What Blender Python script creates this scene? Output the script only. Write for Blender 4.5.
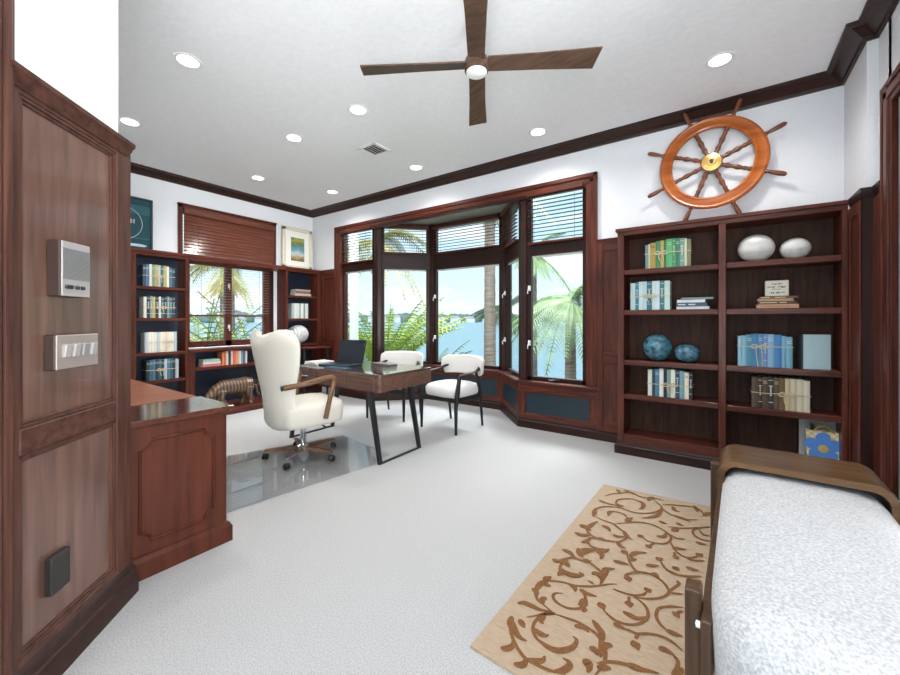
import bpy, bmesh, math, random
from mathutils import Matrix, Vector, noise
random.seed(7)
for o in list(bpy.data.objects): bpy.data.objects.remove(o)
SC = bpy.context.scene
COL = SC.collection
PI = math.pi
R = math.radians

# ------------------------------------------------------------------ camera, sky, sun, exposure
cam_data = bpy.data.cameras.new('camera')
cam_data.sensor_width = 36.0
cam_data.lens = 36.0 * 385 / 900
cam_data.shift_y = -17.5 / 900
cam_data.clip_start = 0.05; cam_data.clip_end = 3000
cam = bpy.data.objects.new('camera', cam_data); COL.objects.link(cam)
cam.location = (0, 0, 1.25); cam.rotation_euler = (PI/2, 0, R(35.2))
SC.camera = cam
SC.view_settings.view_transform = 'Standard'; SC.view_settings.look = 'None'
SC.view_settings.gamma = 1.0; SC.view_settings.exposure = 0.28
SC.view_settings.use_curve_mapping = False

W = bpy.data.worlds.new('sky'); SC.world = W; W.use_nodes = True
nt = W.node_tree; nt.nodes.clear()
def nn(t, k, **kw):
    n = t.nodes.new(k)
    for a, b in kw.items(): setattr(n, a, b)
    return n
def ramp(t, stops, interp='LINEAR'):
    n = t.nodes.new('ShaderNodeValToRGB'); cr = n.color_ramp; cr.interpolation = interp
    while len(cr.elements) > len(stops): cr.elements.remove(cr.elements[-1])
    while len(cr.elements) < len(stops): cr.elements.new(0.5)
    for e, (p, c) in zip(cr.elements, stops):
        e.position = p; e.color = (c[0], c[1], c[2], 1)
    return n
def sky():
    tc = nn(nt, 'ShaderNodeTexCoord')
    sep = nn(nt, 'ShaderNodeSeparateXYZ'); nt.links.new(tc.outputs['Generated'], sep.inputs[0])
    grad = ramp(nt, [(0.0, (.45, .50, .52)), (0.5, (.74, .87, .93)), (0.58, (.58, .80, .95)), (0.75, (.36, .63, .92)), (1.0, (.22, .45, .80))])
    mr = nn(nt, 'ShaderNodeMapRange'); mr.inputs[1].default_value = -1; mr.inputs[2].default_value = 1
    nt.links.new(sep.outputs['Z'], mr.inputs[0]); nt.links.new(mr.outputs[0], grad.inputs[0])
    mp = nn(nt, 'ShaderNodeMapping'); mp.inputs['Scale'].default_value = (2.2, 2.2, 9.0)
    nt.links.new(tc.outputs['Generated'], mp.inputs[0])
    nz = nn(nt, 'ShaderNodeTexNoise'); nz.inputs['Scale'].default_value = 1.7; nz.inputs['Detail'].default_value = 7; nz.inputs['Roughness'].default_value = .55
    nt.links.new(mp.outputs[0], nz.inputs['Vector'])
    cl = ramp(nt, [(0.48, (0, 0, 0)), (0.66, (1, 1, 1))]); nt.links.new(nz.outputs[0], cl.inputs[0])
    mx = nn(nt, 'ShaderNodeMix', data_type='RGBA'); nt.links.new(cl.outputs[0], mx.inputs[0])
    nt.links.new(grad.outputs[0], mx.inputs[6]); mx.inputs[7].default_value = (.97, .98, 1.0, 1)
    bg = nn(nt, 'ShaderNodeBackground'); bg.inputs[1].default_value = SKY_STRENGTH
    nt.links.new(mx.outputs[2], bg.inputs[0])
    out = nn(nt, 'ShaderNodeOutputWorld'); nt.links.new(bg.outputs[0], out.inputs[0])
SKY_STRENGTH = 1.15
sky()
sun_d = bpy.data.lights.new('sun', 'SUN'); sun_d.energy = 2.6; sun_d.angle = R(1.5); sun_d.color = (1, .95, .86)
sun = bpy.data.objects.new('sun', sun_d); COL.objects.link(sun)
sun.rotation_euler = Vector((-.30, .55, -.85)).to_track_quat('-Z', 'Y').to_euler()
def wash(name, loc, aim, sx, sy, w, c=(.975, .985, 1), spread=180):
    d = bpy.data.lights.new(name, 'AREA'); d.shape = 'RECTANGLE'; d.size = sx; d.size_y = sy; d.energy = w; d.color = c; d.spread = R(spread)
    o = bpy.data.objects.new(name, d); COL.objects.link(o); o.location = loc
    o.rotation_euler = (Vector(aim)-Vector(loc)).to_track_quat('-Z', 'Y').to_euler()
wash('rear_fill', (1.2, -6.5, .4), (-2.6, 3.0, 3.4), 6.0, 2.6, 190)  # added fill far behind the camera, brightens ceiling and walls
wash('side_fill', (8.0, -1.6, .8), (-5.9, 2.6, 2.6), 4.0, 2.4, 195, spread=80)  # added unseen fill from the open right side, aimed at the shelf wall
wash('bay_fill', (-3.2, 8.2, 5.4), (-3.3, 2.2, .3), 4.5, 2.0, 1000, (.96, .98, 1))  # added area light above the bay, boosts the light coming in
wash('sash_fill', (-9.5, 2.9, 5.2), (-3.8, 2.6, .3), 2.5, 2.0, 700, (.96, .98, 1))  # added area light outside the sash window, lifts the far end of the room
wash('entry_bounce_fill', (.5, -.9, .5), (-.5, .4, 3.16), .8, .8, 23, spread=110)  # added upward fill behind the camera, bounced off the ceiling
wash('rear_bounce_fill', (1.0, -2.4, .5), (.2, -.8, 3.16), 1.2, 1.2, 52, spread=110)  # another unseen upward fill further back; no lamp stands there
LAMP_W = 11.0

# ------------------------------------------------------------------ materials
def newmat(name):
    m = bpy.data.materials.new(name); m.use_nodes = True
    t = m.node_tree; b = t.nodes['Principled BSDF']
    return m, t, b
def plain(name, c, rough=.5, metal=0.0, coat=0.0, spec=None):
    m, t, b = newmat(name)
    b.inputs['Base Color'].default_value = (c[0], c[1], c[2], 1)
    b.inputs['Roughness'].default_value = rough; b.inputs['Metallic'].default_value = metal
    b.inputs['Coat Weight'].default_value = coat
    if spec is not None: b.inputs['Specular IOR Level'].default_value = spec
    return m
def wood(name, c1, c2, axis='z', rough=.38, coat=.12, scale=1.0, bump=.05):
    m, t, b = newmat(name)
    tc = nn(t, 'ShaderNodeTexCoord'); mp = nn(t, 'ShaderNodeMapping')
    s = {'x': (1.2, 16, 16), 'y': (16, 1.2, 16), 'z': (16, 16, 1.2)}[axis]
    mp.inputs['Scale'].default_value = tuple(v*scale for v in s)
    t.links.new(tc.outputs['Object'], mp.inputs[0])
    nz = nn(t, 'ShaderNodeTexNoise'); nz.inputs['Scale'].default_value = 2.2; nz.inputs['Detail'].default_value = 6; nz.inputs['Distortion'].default_value = .6
    t.links.new(mp.outputs[0], nz.inputs['Vector'])
    r = ramp(t, [(0.3, c1), (0.7, c2)]); t.links.new(nz.outputs[0], r.inputs[0])
    t.links.new(r.outputs[0], b.inputs['Base Color'])
    b.inputs['Specular IOR Level'].default_value = .22
    b.inputs['Roughness'].default_value = rough; b.inputs['Coat Weight'].default_value = coat; b.inputs['Coat Roughness'].default_value = .15
    bp = nn(t, 'ShaderNodeBump'); bp.inputs['Strength'].default_value = bump; bp.inputs['Distance'].default_value = .01
    t.links.new(nz.outputs[0], bp.inputs['Height']); t.links.new(bp.outputs[0], b.inputs['Normal'])
    return m
def bumpy(name, c1, c2, scale, dist, rough=.9, strength=.6, detail=4, kind='noise', stretch=(1,1,1), sheen=0):
    m, t, b = newmat(name)
    tc = nn(t, 'ShaderNodeTexCoord'); mp = nn(t, 'ShaderNodeMapping'); mp.inputs['Scale'].default_value = stretch
    t.links.new(tc.outputs['Object'], mp.inputs[0])
    if kind == 'noise':
        nz = nn(t, 'ShaderNodeTexNoise'); nz.inputs['Detail'].default_value = detail; o = nz.outputs[0]
    else:
        nz = nn(t, 'ShaderNodeTexVoronoi'); o = nz.outputs['Distance']
    nz.inputs['Scale'].default_value = scale
    t.links.new(mp.outputs[0], nz.inputs['Vector'])
    r = ramp(t, [(0.3, c1), (0.7, c2)]); t.links.new(o, r.inputs[0]); t.links.new(r.outputs[0], b.inputs['Base Color'])
    bp = nn(t, 'ShaderNodeBump'); bp.inputs['Strength'].default_value = strength; bp.inputs['Distance'].default_value = dist
    t.links.new(o, bp.inputs['Height']); t.links.new(bp.outputs[0], b.inputs['Normal'])
    b.inputs['Roughness'].default_value = rough; b.inputs['Sheen Weight'].default_value = sheen
    return m
MAH1, MAH2 = (.044, .0105, .0062), (.135, .033, .018)
WZ = wood('mahogany_upright', MAH1, MAH2, 'z'); WX = wood('mahogany_along', MAH1, MAH2, 'x'); WY = wood('mahogany_deep', MAH1, MAH2, 'y')
WDZ = wood('mahogany_dark_shaded_upright', (.014, .0055, .0045), (.038, .013, .009), 'z')  # mahogany darkened; the bay frames' backlit shade is in this colour
WDX = wood('mahogany_dark_shaded_along', (.014, .0055, .0045), (.038, .013, .009), 'x')  # same darkened wood along x, backlit shade of the bay frames included
ENTZ = wood('entry_wood_upright', (.040, .015, .010), (.105, .042, .028), 'z'); ENTX = wood('entry_wood_along', (.040, .015, .010), (.105, .042, .028), 'x')
PANEL = wood('panel_hazed_wood', (.085, .040, .028), (.16, .080, .056), 'z', rough=.35, coat=1.0, scale=.7)  # panel wood lightened and greyed: its hazy gloss reflection is in the colour
BACKW = wood('bookcase_back', (.024, .010, .006), (.070, .027, .015), 'z', rough=.6, coat=.0)
NAVY = plain('navy_back', (.006, .012, .026), .35)  # even dark navy for the left bookcase and cabinet backs
TEALP = plain('bay_panel_blue', (.006, .022, .034), .4)
CROWN = wood('crown_wood', (.014, .007, .005), (.045, .017, .011), 'x', rough=.4, coat=.2)
CREDW = wood('credenza_wood', (.045, .0105, .005), (.088, .021, .0095), 'z', rough=.4, coat=.1, scale=.6)
CREDT = wood('credenza_polished_top', (.05, .016, .010), (.10, .032, .018), 'x', rough=.08, coat=1.0, scale=.6, bump=.0)
COUNTER = wood('counter_wood', (.19, .060, .028), (.28, .095, .045), 'y', rough=.4, coat=.2, scale=.8)
WALNUT = wood('walnut', (.060, .030, .022), (.13, .068, .048), 'x', rough=.35, coat=.2)
WALNUTT = wood('walnut_top', (.060, .034, .026), (.12, .070, .054), 'y', rough=.10, coat=1.0, bump=.01)
OAK = wood('arm_wood', (.10, .050, .022), (.19, .100, .050), 'y', rough=.4, coat=.1)
BENCHW = wood('bench_wood', (.068, .034, .013), (.165, .086, .038), 'x', rough=.35, coat=.25, scale=.8)
BENCHD = wood('bench_wood_upright', (.05, .026, .014), (.10, .055, .030), 'z', rough=.35, coat=.2)
FANW = wood('fan_wood', (.055, .030, .020), (.13, .075, .050), 'x', rough=.4, coat=.1)
HELM = wood('ship_wheel_wood', (.27, .056, .006), (.50, .130, .016), 'x', rough=.3, coat=.3, scale=.6)
HELMD = wood('ship_wheel_dark_wood', (.10, .030, .012), (.20, .065, .025), 'x', rough=.3, coat=.5)
WALLM = bumpy('wall_paint', (.76, .775, .80), (.79, .805, .83), 60, .001, .8, .15)
CEILM = bumpy('ceiling_plaster', (.82, .83, .84), (.87, .875, .885), 28, .004, .9, .45, 5)
CARPET = bumpy('carpet_pile', (.35, .345, .342), (.52, .513, .506), 170, .010, .95, .7, 3, stretch=(1, 1, .2))
BOUCLE = bumpy('boucle_fabric', (.36, .356, .356), (.60, .595, .595), 130, .006, .95, .55, 2, sheen=.2)
CREAM = bumpy('cream_fabric', (.53, .50, .43), (.61, .58, .51), 260, .001, .9, .3, 2, sheen=.2)
WHITEF = bumpy('white_fabric', (.62, .60, .575), (.72, .70, .675), 220, .001, .9, .3, 2, sheen=.2)
BLACKM = plain('black_metal', (.012, .012, .014), .4)
BLACKW = plain('black_wood', (.014, .013, .013), .55, spec=.3)
BLACKP = plain('black_plastic', (.012, .012, .013), .3)
CHROME = plain('chrome', (.8, .8, .82), .12, 1.0)
BRASS = plain('brass', (.78, .50, .16), .22, 1.0)
STEELP = plain('brushed_plate', (.40, .37, .355), .5, .3)
BRONZEP = plain('bronze_plate', (.040, .020, .015), .5)
WHITEP = plain('white_plastic', (.86, .86, .85), .4)
PAGES = plain('book_pages', (.72, .66, .52), .8)
TWINE = plain('twine', (.60, .51, .34), .9)
GOLDF = plain('spine_lettering', (.62, .52, .30), .5)
PALEF = plain('spine_pale_lettering', (.62, .64, .62), .5)
DARKF = plain('dark_lettering', (.03, .03, .03), .6)
STONE = bumpy('white_ceramic', (.52, .52, .49), (.82, .82, .78), 5, .002, .35, .2, 5, stretch=(1, 1, 4))
BLUEG = bumpy('speckled_blue_glaze', (.008, .035, .065), (.10, .26, .34), 26, .004, .25, .5, 6)
LEDM = newmat('lamp_glow')[0]
LEDM.node_tree.nodes['Principled BSDF'].inputs['Emission Color'].default_value = (1, .97, .92, 1)
LEDM.node_tree.nodes['Principled BSDF'].inputs['Emission Strength'].default_value = 5.0
DIFFM = plain('opal_diffuser', (.9, .9, .88), .4)
def colmat(name, c, rough=.6): return plain(name, c, rough)
_cm = {}
def BC(c):
    k = tuple(round(v, 3) for v in c)
    if k not in _cm: _cm[k] = plain('book_cloth', k, .6)
    return _cm[k]
def glass_mat(name, tint=(1, 1, 1), refl=1.0):
    m = bpy.data.materials.new(name); m.use_nodes = True; t = m.node_tree; t.nodes.clear()
    fr = nn(t, 'ShaderNodeFresnel'); fr.inputs[0].default_value = 1.45
    tr = nn(t, 'ShaderNodeBsdfTransparent'); tr.inputs[0].default_value = (*tint, 1)
    gl = nn(t, 'ShaderNodeBsdfGlossy'); gl.inputs['Roughness'].default_value = .02
    mul = nn(t, 'ShaderNodeMath', operation='MULTIPLY'); mul.inputs[1].default_value = refl
    mx = nn(t, 'ShaderNodeMixShader'); out = nn(t, 'ShaderNodeOutputMaterial')
    ge = nn(t, 'ShaderNodeNewGeometry'); inv = nn(t, 'ShaderNodeMath', operation='SUBTRACT'); inv.inputs[0].default_value = 1.0
    t.links.new(ge.outputs['Backfacing'], inv.inputs[1]); m2 = nn(t, 'ShaderNodeMath', operation='MULTIPLY')
    t.links.new(fr.outputs[0], mul.inputs[0]); t.links.new(mul.outputs[0], m2.inputs[0]); t.links.new(inv.outputs[0], m2.inputs[1]); t.links.new(m2.outputs[0], mx.inputs[0])
    t.links.new(tr.outputs[0], mx.inputs[1]); t.links.new(gl.outputs[0], mx.inputs[2]); t.links.new(mx.outputs[0], out.inputs[0])
    return m
GLASS = glass_mat('window_glass', (.97, .99, .985), .8)
MATG = glass_mat('floor_glass', (.98, .99, .988), 1.0)

# ------------------------------------------------------------------ mesh helpers
WM = {}
def world_of(o):
    return WM.get(o.name, Matrix.Identity(4)) if o else Matrix.Identity(4)
class MB:
    def __init__(s, xf=None):
        s.v = []; s.f = []; s.mi = []; s.mats = []; s.xf = xf
    def idx(s, m):
        if m not in s.mats: s.mats.append(m)
        return s.mats.index(m)
    def raw(s, vs, fs, m=None):
        k = len(s.v); i = s.idx(m)
        if s.xf is not None: vs = [s.xf @ Vector(p) for p in vs]
        s.v += [tuple(p) for p in vs]
        for f in fs:
            s.f.append(tuple(k+j for j in f)); s.mi.append(i)
        return s
    def box(s, x0, x1, y0, y1, z0, z1, m=None, bev=0, seg=1, xf=None):
        if x1 < x0: x0, x1 = x1, x0
        if y1 < y0: y0, y1 = y1, y0
        if z1 < z0: z0, z1 = z1, z0
        if bev <= 0:
            vs = [(x0,y0,z0),(x1,y0,z0),(x1,y1,z0),(x0,y1,z0),(x0,y0,z1),(x1,y0,z1),(x1,y1,z1),(x0,y1,z1)]
            fs = [(0,3,2,1),(4,5,6,7),(0,1,5,4),(1,2,6,5),(2,3,7,6),(3,0,4,7)]
        else:
            bm = bmesh.new(); bmesh.ops.create_cube(bm, size=1)
            for w in bm.verts:
                w.co = Vector(((x0+x1)/2 + w.co.x*(x1-x0), (y0+y1)/2 + w.co.y*(y1-y0), (z0+z1)/2 + w.co.z*(z1-z0)))
            bev = min(bev, .49*min(x1-x0, y1-y0, z1-z0))
            bmesh.ops.bevel(bm, geom=list(bm.edges), offset=bev, segments=seg, profile=.5, affect='EDGES')
            bm.verts.index_update()
            vs = [w.co.copy() for w in bm.verts]; fs = [[w.index for w in f.verts] for f in bm.faces]; bm.free()
        if xf is not None: vs = [xf @ Vector(p) for p in vs]
        return s.raw(vs, fs, m)
    def prism(s, pts, vec, m=None):
        n = len(pts); vec = Vector(vec)
        vs = [Vector(p) for p in pts] + [Vector(p)+vec for p in pts]
        fs = [tuple(range(n-1, -1, -1)), tuple(range(n, 2*n))] + [(i, (i+1) % n, n+(i+1) % n, n+i) for i in range(n)]
        return s.raw(vs, fs, m)
    def loft(s, rings, m=None, cap=True, closed=True):
        n = len(rings[0]); vs = [p for r in rings for p in r]; fs = []
        for a in range(len(rings)-1):
            for i in range(n if closed else n-1):
                j = (i+1) % n
                fs.append((a*n+i, a*n+j, (a+1)*n+j, (a+1)*n+i))
        if cap:
            fs.append(tuple(range(n-1, -1, -1))); b = (len(rings)-1)*n; fs.append(tuple(range(b, b+n)))
        return s.raw(vs, fs, m)
    def tube(s, pts, r, m=None, seg=8, closed=False, flat=None):
        pts = [Vector(p) for p in pts]; n = len(pts)
        rs = r if isinstance(r, (list, tuple)) else [r]*n
        rings = []; prev = None
        for i, p in enumerate(pts):
            if closed: t = pts[(i+1) % n] - pts[i-1]
            elif i == 0: t = pts[1]-pts[0]
            elif i == n-1: t = pts[-1]-pts[-2]
            else: t = (pts[i+1]-p).normalized() + (p-pts[i-1]).normalized()
            if t.length < 1e-9: t = Vector((0, 0, 1))
            t.normalize()
            if prev is None:
                a = Vector((0, 0, 1)) if abs(t.z) < .9 else Vector((0, 1, 0))
                u = a.cross(t).normalized()
            else:
                u = prev - t*prev.dot(t)
                u = u.normalized() if u.length > 1e-6 else t.orthogonal().normalized()
            prev = u; w = t.cross(u)
            k = flat if flat else (1, 1)
            rings.append([p + (u*math.cos(2*PI*q/seg)*k[0] + w*math.sin(2*PI*q/seg)*k[1])*rs[i] for q in range(seg)])
        if closed:
            rings.append(rings[0]); return s.loft(rings, m, cap=False)
        return s.loft(rings, m)
    def lathe(s, prof, m=None, seg=24, xf=None):
        rings = [[Vector((max(r, 1e-5)*math.cos(2*PI*q/seg), max(r, 1e-5)*math.sin(2*PI*q/seg), z)) for q in range(seg)] for r, z in prof]
        if xf is not None: rings = [[xf @ p for p in rg] for rg in rings]
        return s.loft(rings, m)
    def ellipsoid(s, c, rx, ry, rz, m=None, seg=24, rows=14, flatten=0):
        rings = []
        for a in range(rows+1):
            th = -PI/2 + PI*a/rows
            z = math.sin(th); k = max(math.cos(th), .002)
            if flatten and z < -flatten: z = -flatten
            rings.append([Vector((c[0]+rx*k*math.cos(2*PI*q/seg), c[1]+ry*k*math.sin(2*PI*q/seg), c[2]+rz*z)) for q in range(seg)])
        return s.loft(rings, m)
    def sweep(s, path, prof, m=None, side=1):
        """moulding: prof = [(out, z)] closed outline swept along a horizontal polyline, mitred; out is to the left of the path (side=1)"""
        P = [Vector((p[0], p[1])) for p in path]; n = len(P); rings = []
        nr = []
        for i in range(n-1):
            d = (P[i+1]-P[i]).normalized(); nr.append(Vector((-d.y, d.x))*side)
        for i in range(n):
            if i == 0: mv = nr[0]
            elif i == n-1: mv = nr[-1]
            else:
                b = nr[i-1]+nr[i]; mv = b/(b.dot(nr[i]))
            rings.append([Vector((P[i].x+mv.x*o, P[i].y+mv.y*o, z)) for o, z in prof])
        return s.loft(rings, m)
    def ribbon(s, pts, ws, z, m=None):
        vs = []; n = len(pts)
        for i in range(n):
            a = Vector(pts[max(i-1, 0)]); b = Vector(pts[min(i+1, n-1)]); d = b-a
            if d.length < 1e-9: d = Vector((1, 0))
            d.normalize(); q = Vector((-d.y, d.x))*ws[i]
            vs += [(pts[i][0]+q.x, pts[i][1]+q.y, z), (pts[i][0]-q.x, pts[i][1]-q.y, z)]
        return s.raw(vs, [(2*i, 2*i+1, 2*i+3, 2*i+2) for i in range(n-1)], m)
    def build(s, name, m=None, parent=None, smooth=None, loc=None, label=None, cat=None, group=None, kind=None, local=False, recalc=True):
        me = bpy.data.meshes.new(name)
        o = bpy.data.objects.new(name, me); COL.objects.link(o)
        vs = s.v
        if parent is not None:
            o.parent = parent
            WM[o.name] = world_of(parent)
            if not local:
                inv = world_of(parent).inverted(); vs = [inv @ Vector(p) for p in vs]
        elif loc is not None:
            o.location = loc
            L = Vector(loc); WM[o.name] = Matrix.Translation(L)
            if not local: vs = [Vector(p)-L for p in vs]
        me.from_pydata([tuple(p) for p in vs], [], s.f)
        mats = [m if q is None else q for q in s.mats]
        for q in mats: me.materials.append(q)
        if len(mats) > 1: me.polygons.foreach_set('material_index', s.mi)
        if recalc:
            bm = bmesh.new(); bm.from_mesh(me); bmesh.ops.recalc_face_normals(bm, faces=bm.faces); bm.to_mesh(me); bm.free()
        if smooth:
            me.shade_smooth(); me.set_sharp_from_angle(angle=R(smooth))
        me.update()
        return tag(o, label, cat, group, kind)
def tag(o, label=None, cat=None, group=None, kind=None):
    if label: o['label'] = label
    if cat: o['category'] = cat
    if group: o['group'] = group
    if kind: o['kind'] = kind
    return o
def thing(name, label, cat, loc=(0, 0, 0), rz=0.0, group=None, kind=None, xf=None):
    o = bpy.data.objects.new(name, None); COL.objects.link(o); o.empty_display_size = .05
    if xf is not None:
        xf = Matrix.Translation(xf.translation)
        o.matrix_world = xf; WM[o.name] = xf.copy()
    else:
        o.location = loc; o.rotation_euler = (0, 0, rz)
        WM[o.name] = Matrix.Translation(Vector(loc)) @ Matrix.Rotation(rz, 4, 'Z')
    return tag(o, label, cat, group, kind)
def copy_tree(src, loc, rz, **props):
    r = src.copy(); COL.objects.link(r); r.location = loc; r.rotation_euler = (0, 0, rz)
    WM[r.name] = Matrix.Translation(Vector(loc)) @ Matrix.Rotation(rz, 4, 'Z')
    tag(r, **props)
    for ch in list(src.children):
        c = ch.copy(); COL.objects.link(c); c.parent = r
        for g in list(ch.children):
            d = g.copy(); COL.objects.link(d); d.parent = c
    return r
def frame3(o, ux, uy, uz):
    m = Matrix.Identity(4)
    for i, a in enumerate((ux, uy, uz)):
        a = Vector(a)
        for j in range(3): m[j][i] = a[j]
    for j in range(3): m[j][3] = o[j]
    return m
def smoothpath(pts, n=6):
    pts = [Vector(p) for p in pts]; out = []
    for i in range(len(pts)-1):
        p0 = pts[max(i-1, 0)]; p1 = pts[i]; p2 = pts[i+1]; p3 = pts[min(i+2, len(pts)-1)]
        for k in range(n):
            t = k/n
            out.append(.5*((2*p1)+(-p0+p2)*t+(2*p0-5*p1+4*p2-p3)*t*t+(-p0+3*p1-3*p2+p3)*t**3))
    out.append(pts[-1]); return out
ORD = ['first', 'second', 'third', 'fourth', 'fifth', 'sixth', 'seventh', 'eighth', 'ninth', 'tenth', 'eleventh', 'twelfth']
# ------------------------------------------------------------------ setting: floor, ceiling, walls
XA, YB, ZC, ZW = -5.95, 4.19, 3.16, 2.107     # wall with the shelves, wall with the bay, ceiling, top of the panelling
S = dict(kind='structure')
def struct(mb, name, m, label, cat, smooth=None):
    return mb.build(name, m, label=label, cat=cat, kind='structure', smooth=smooth)
mb = MB(); mb.prism([(-6.1,-3.5,-.12), (3.2,-3.5,-.12), (3.2,4.19,-.12), (-1.9,4.26,-.12), (-2.47,4.87,-.12), (-3.80,4.87,-.12), (-4.40,4.26,-.12), (-6.1,4.19,-.12)], (0,0,.12))
struct(mb, 'floor', CARPET, 'pale grey wall-to-wall carpet across the whole study', 'floor')
mb = MB(); mb.box(-6.1, 3.2, -3.5, 4.33, ZC, ZC+.15); struct(mb, 'ceiling', CEILM, 'white textured ceiling with recessed lamps and a fan', 'ceiling')
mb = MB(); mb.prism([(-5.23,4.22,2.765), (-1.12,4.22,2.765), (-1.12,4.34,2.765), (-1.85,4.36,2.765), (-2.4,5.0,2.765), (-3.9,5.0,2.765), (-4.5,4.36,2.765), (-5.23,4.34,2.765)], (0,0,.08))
struct(mb, 'ceiling_bay', plain('bay_soffit_reflection_tint', (.36,.39,.33), .3), 'shadowed soffit over the bay window', 'ceiling')  # shade and green reflection put into the soffit's base colour
# bay wall (window wall)
mb = MB()
mb.box(XA-.1, -5.24, YB, YB+.12, 0, ZC); mb.box(-1.11, 1.2, YB, YB+.12, 0, ZC); mb.box(-5.24, -1.11, YB, YB+.12, 2.76, ZC)
struct(mb, 'wall_window', WALLM, 'white wall around and above the wide bay window', 'wall')
# shelf wall, open for its window
mb = MB()
mb.box(XA-.12, XA, .5, 2.16, 0, ZC); mb.box(XA-.12, XA, 3.46, YB+.12, 0, ZC); mb.box(XA-.12, XA, 2.16, 3.46, 2.79, ZC); mb.box(XA-.12, XA, 2.16, 3.46, 0, .86)
struct(mb, 'wall_left', WALLM, 'white wall behind the built-in shelves and the twin sash window', 'wall')
mb = MB(); mb.box(XA-.1, -2.25, .36, .5, 0, ZC); struct(mb, 'wall_alcove', WALLM, 'white wall behind the credenza', 'wall')
# diagonal panelled wall in the left foreground: local x runs along it towards the door, y is into the wall
DX = frame3((-2.213, .594, 0), (.70711, -.70711, 0), (-.70711, -.70711, 0), (0, 0, 1))
mb = MB(DX); mb.box(.056, 1.7, .012, .16, 2.0, ZC); mb.box(-.008, .62, .03, .16, 0, 2.04)
struct(mb, 'wall_entry', WALLM, 'white diagonal wall above the dark panelling beside the entry', 'wall')
mb = MB(DX)
mb.box(-.012, .084, 0, .03, .08, 2.03, ENTZ, .004); mb.box(.538, .60, 0, .03, .08, 2.03, ENTZ, .004)
mb.box(.084, .538, 0, .03, 1.975, 2.03, ENTX, .003); mb.box(.084, .538, 0, .03, .812, .898, ENTX, .004); mb.box(.084, .538, 0, .03, .08, .16, ENTX, .003)
for z0, z1 in ((.16, .812), (.898, 1.975)):
    mb.box(.084, .538, .016, .03, z0, z1, PANEL)
    for k in (0, 1):
        d = .004+.005*k; e = .011*k
        mb.box(.084+e, .095+e, d, .02, z0, z1, ENTZ, .002); mb.box(.527-e, .538-e, d, .02, z0, z1, ENTZ, .002)
        mb.box(.084, .538, d, .02, z1-.011-e, z1-e, ENTX, .002); mb.box(.084, .538, d, .02, z0+e, z0+.011+e, ENTX, .002)
struct(mb, 'trim_1', ENTZ, 'tall dark wood wall panel with rails on the diagonal wall', 'wall panelling')
PA, PB = DX @ Vector((-.014, 0, 0)), DX @ Vector((.60, 0, 0))
CAP = [(0, 1.99), (.006, 1.99), (.010, 2.0), (.018, 2.01), (.022, 2.02), (.032, 2.03), (.034, 2.045), (0, 2.045)]
mb = MB(); mb.sweep([DX @ Vector((.014, 0, 0)), PB], CAP, side=1); struct(mb, 'trim_2', ENTX, 'stepped cap moulding on the diagonal wall panel', 'moulding', 30)
BASE = [(0, 0), (.030, 0), (.030, .075), (.024, .086), (.018, .090), (.018, .112), (.008, .128), (0, .135)]
mb = MB(); mb.sweep([PA, PB], BASE, side=1); struct(mb, 'baseboard_left', WDX, 'dark wood baseboard of the diagonal panelled wall', 'baseboard', 30)
mb = MB(DX)
mb.box(.575, .588, -.018, .03, 0, 2.62, ENTZ, .004); mb.box(.588, .615, -.026, .03, 0, 2.62, ENTZ, .008, 2); mb.box(.615, .65, -.020, .03, 0, 2.62, ENTZ, .006); mb.box(.65, .68, -.030, .16, 0, 2.62, ENTZ, .006)
struct(mb, 'trim_3', ENTZ, 'moulded dark door casing at the left edge of the view', 'door casing')
# right wall with its jog
mb = MB()
mb.box(.775, .93, 3.62, YB+.1, 0, ZC); mb.box(.828, .98, 3.39, 3.62, 0, ZC); mb.box(.828, .98, 2.0, 3.44, 2.60, ZC); mb.box(.828, .98, 1.9, 2.38, 0, ZC)
struct(mb, 'wall_right', WALLM, 'white wall with a small jog between bookcase and doorway', 'wall')
mb = MB()
mb.box(.752, .776, 3.627, YB, 0, 2.02, WZ); mb.box(.740, .752, 3.86, 3.90, .1, 2.04, WZ, .003); mb.box(.740, .752, 3.627, 3.675, .1, 2.04, WZ, .003)
for z0, z1 in ((.10, .20), (.80, .90), (1.96, 2.04)): mb.box(.740, .752, 3.675, 3.86, z0, z1, WY, .003)
mb.box(.752, .829, 3.612, 3.627, 0, 2.04, WDZ); mb.box(.800, .829, 3.44, 3.62, 0, 2.04, WZ, .003)
struct(mb, 'trim_4', WZ, 'dark wood panelling on the jogged wall right of the bookcase', 'wall panelling')
CAPR = [(0, 2.03), (.016, 2.03), (.022, 2.05), (.034, 2.075), (.04, 2.107), (0, 2.107)]
mb = MB(); mb.sweep([(.775, 3.90), (.775, 3.62), (.828, 3.62), (.828, 3.45)], CAPR, side=-1); struct(mb, 'trim_5', WDX, 'dark cap rail stepping round the jogged wall', 'moulding', 30)
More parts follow.
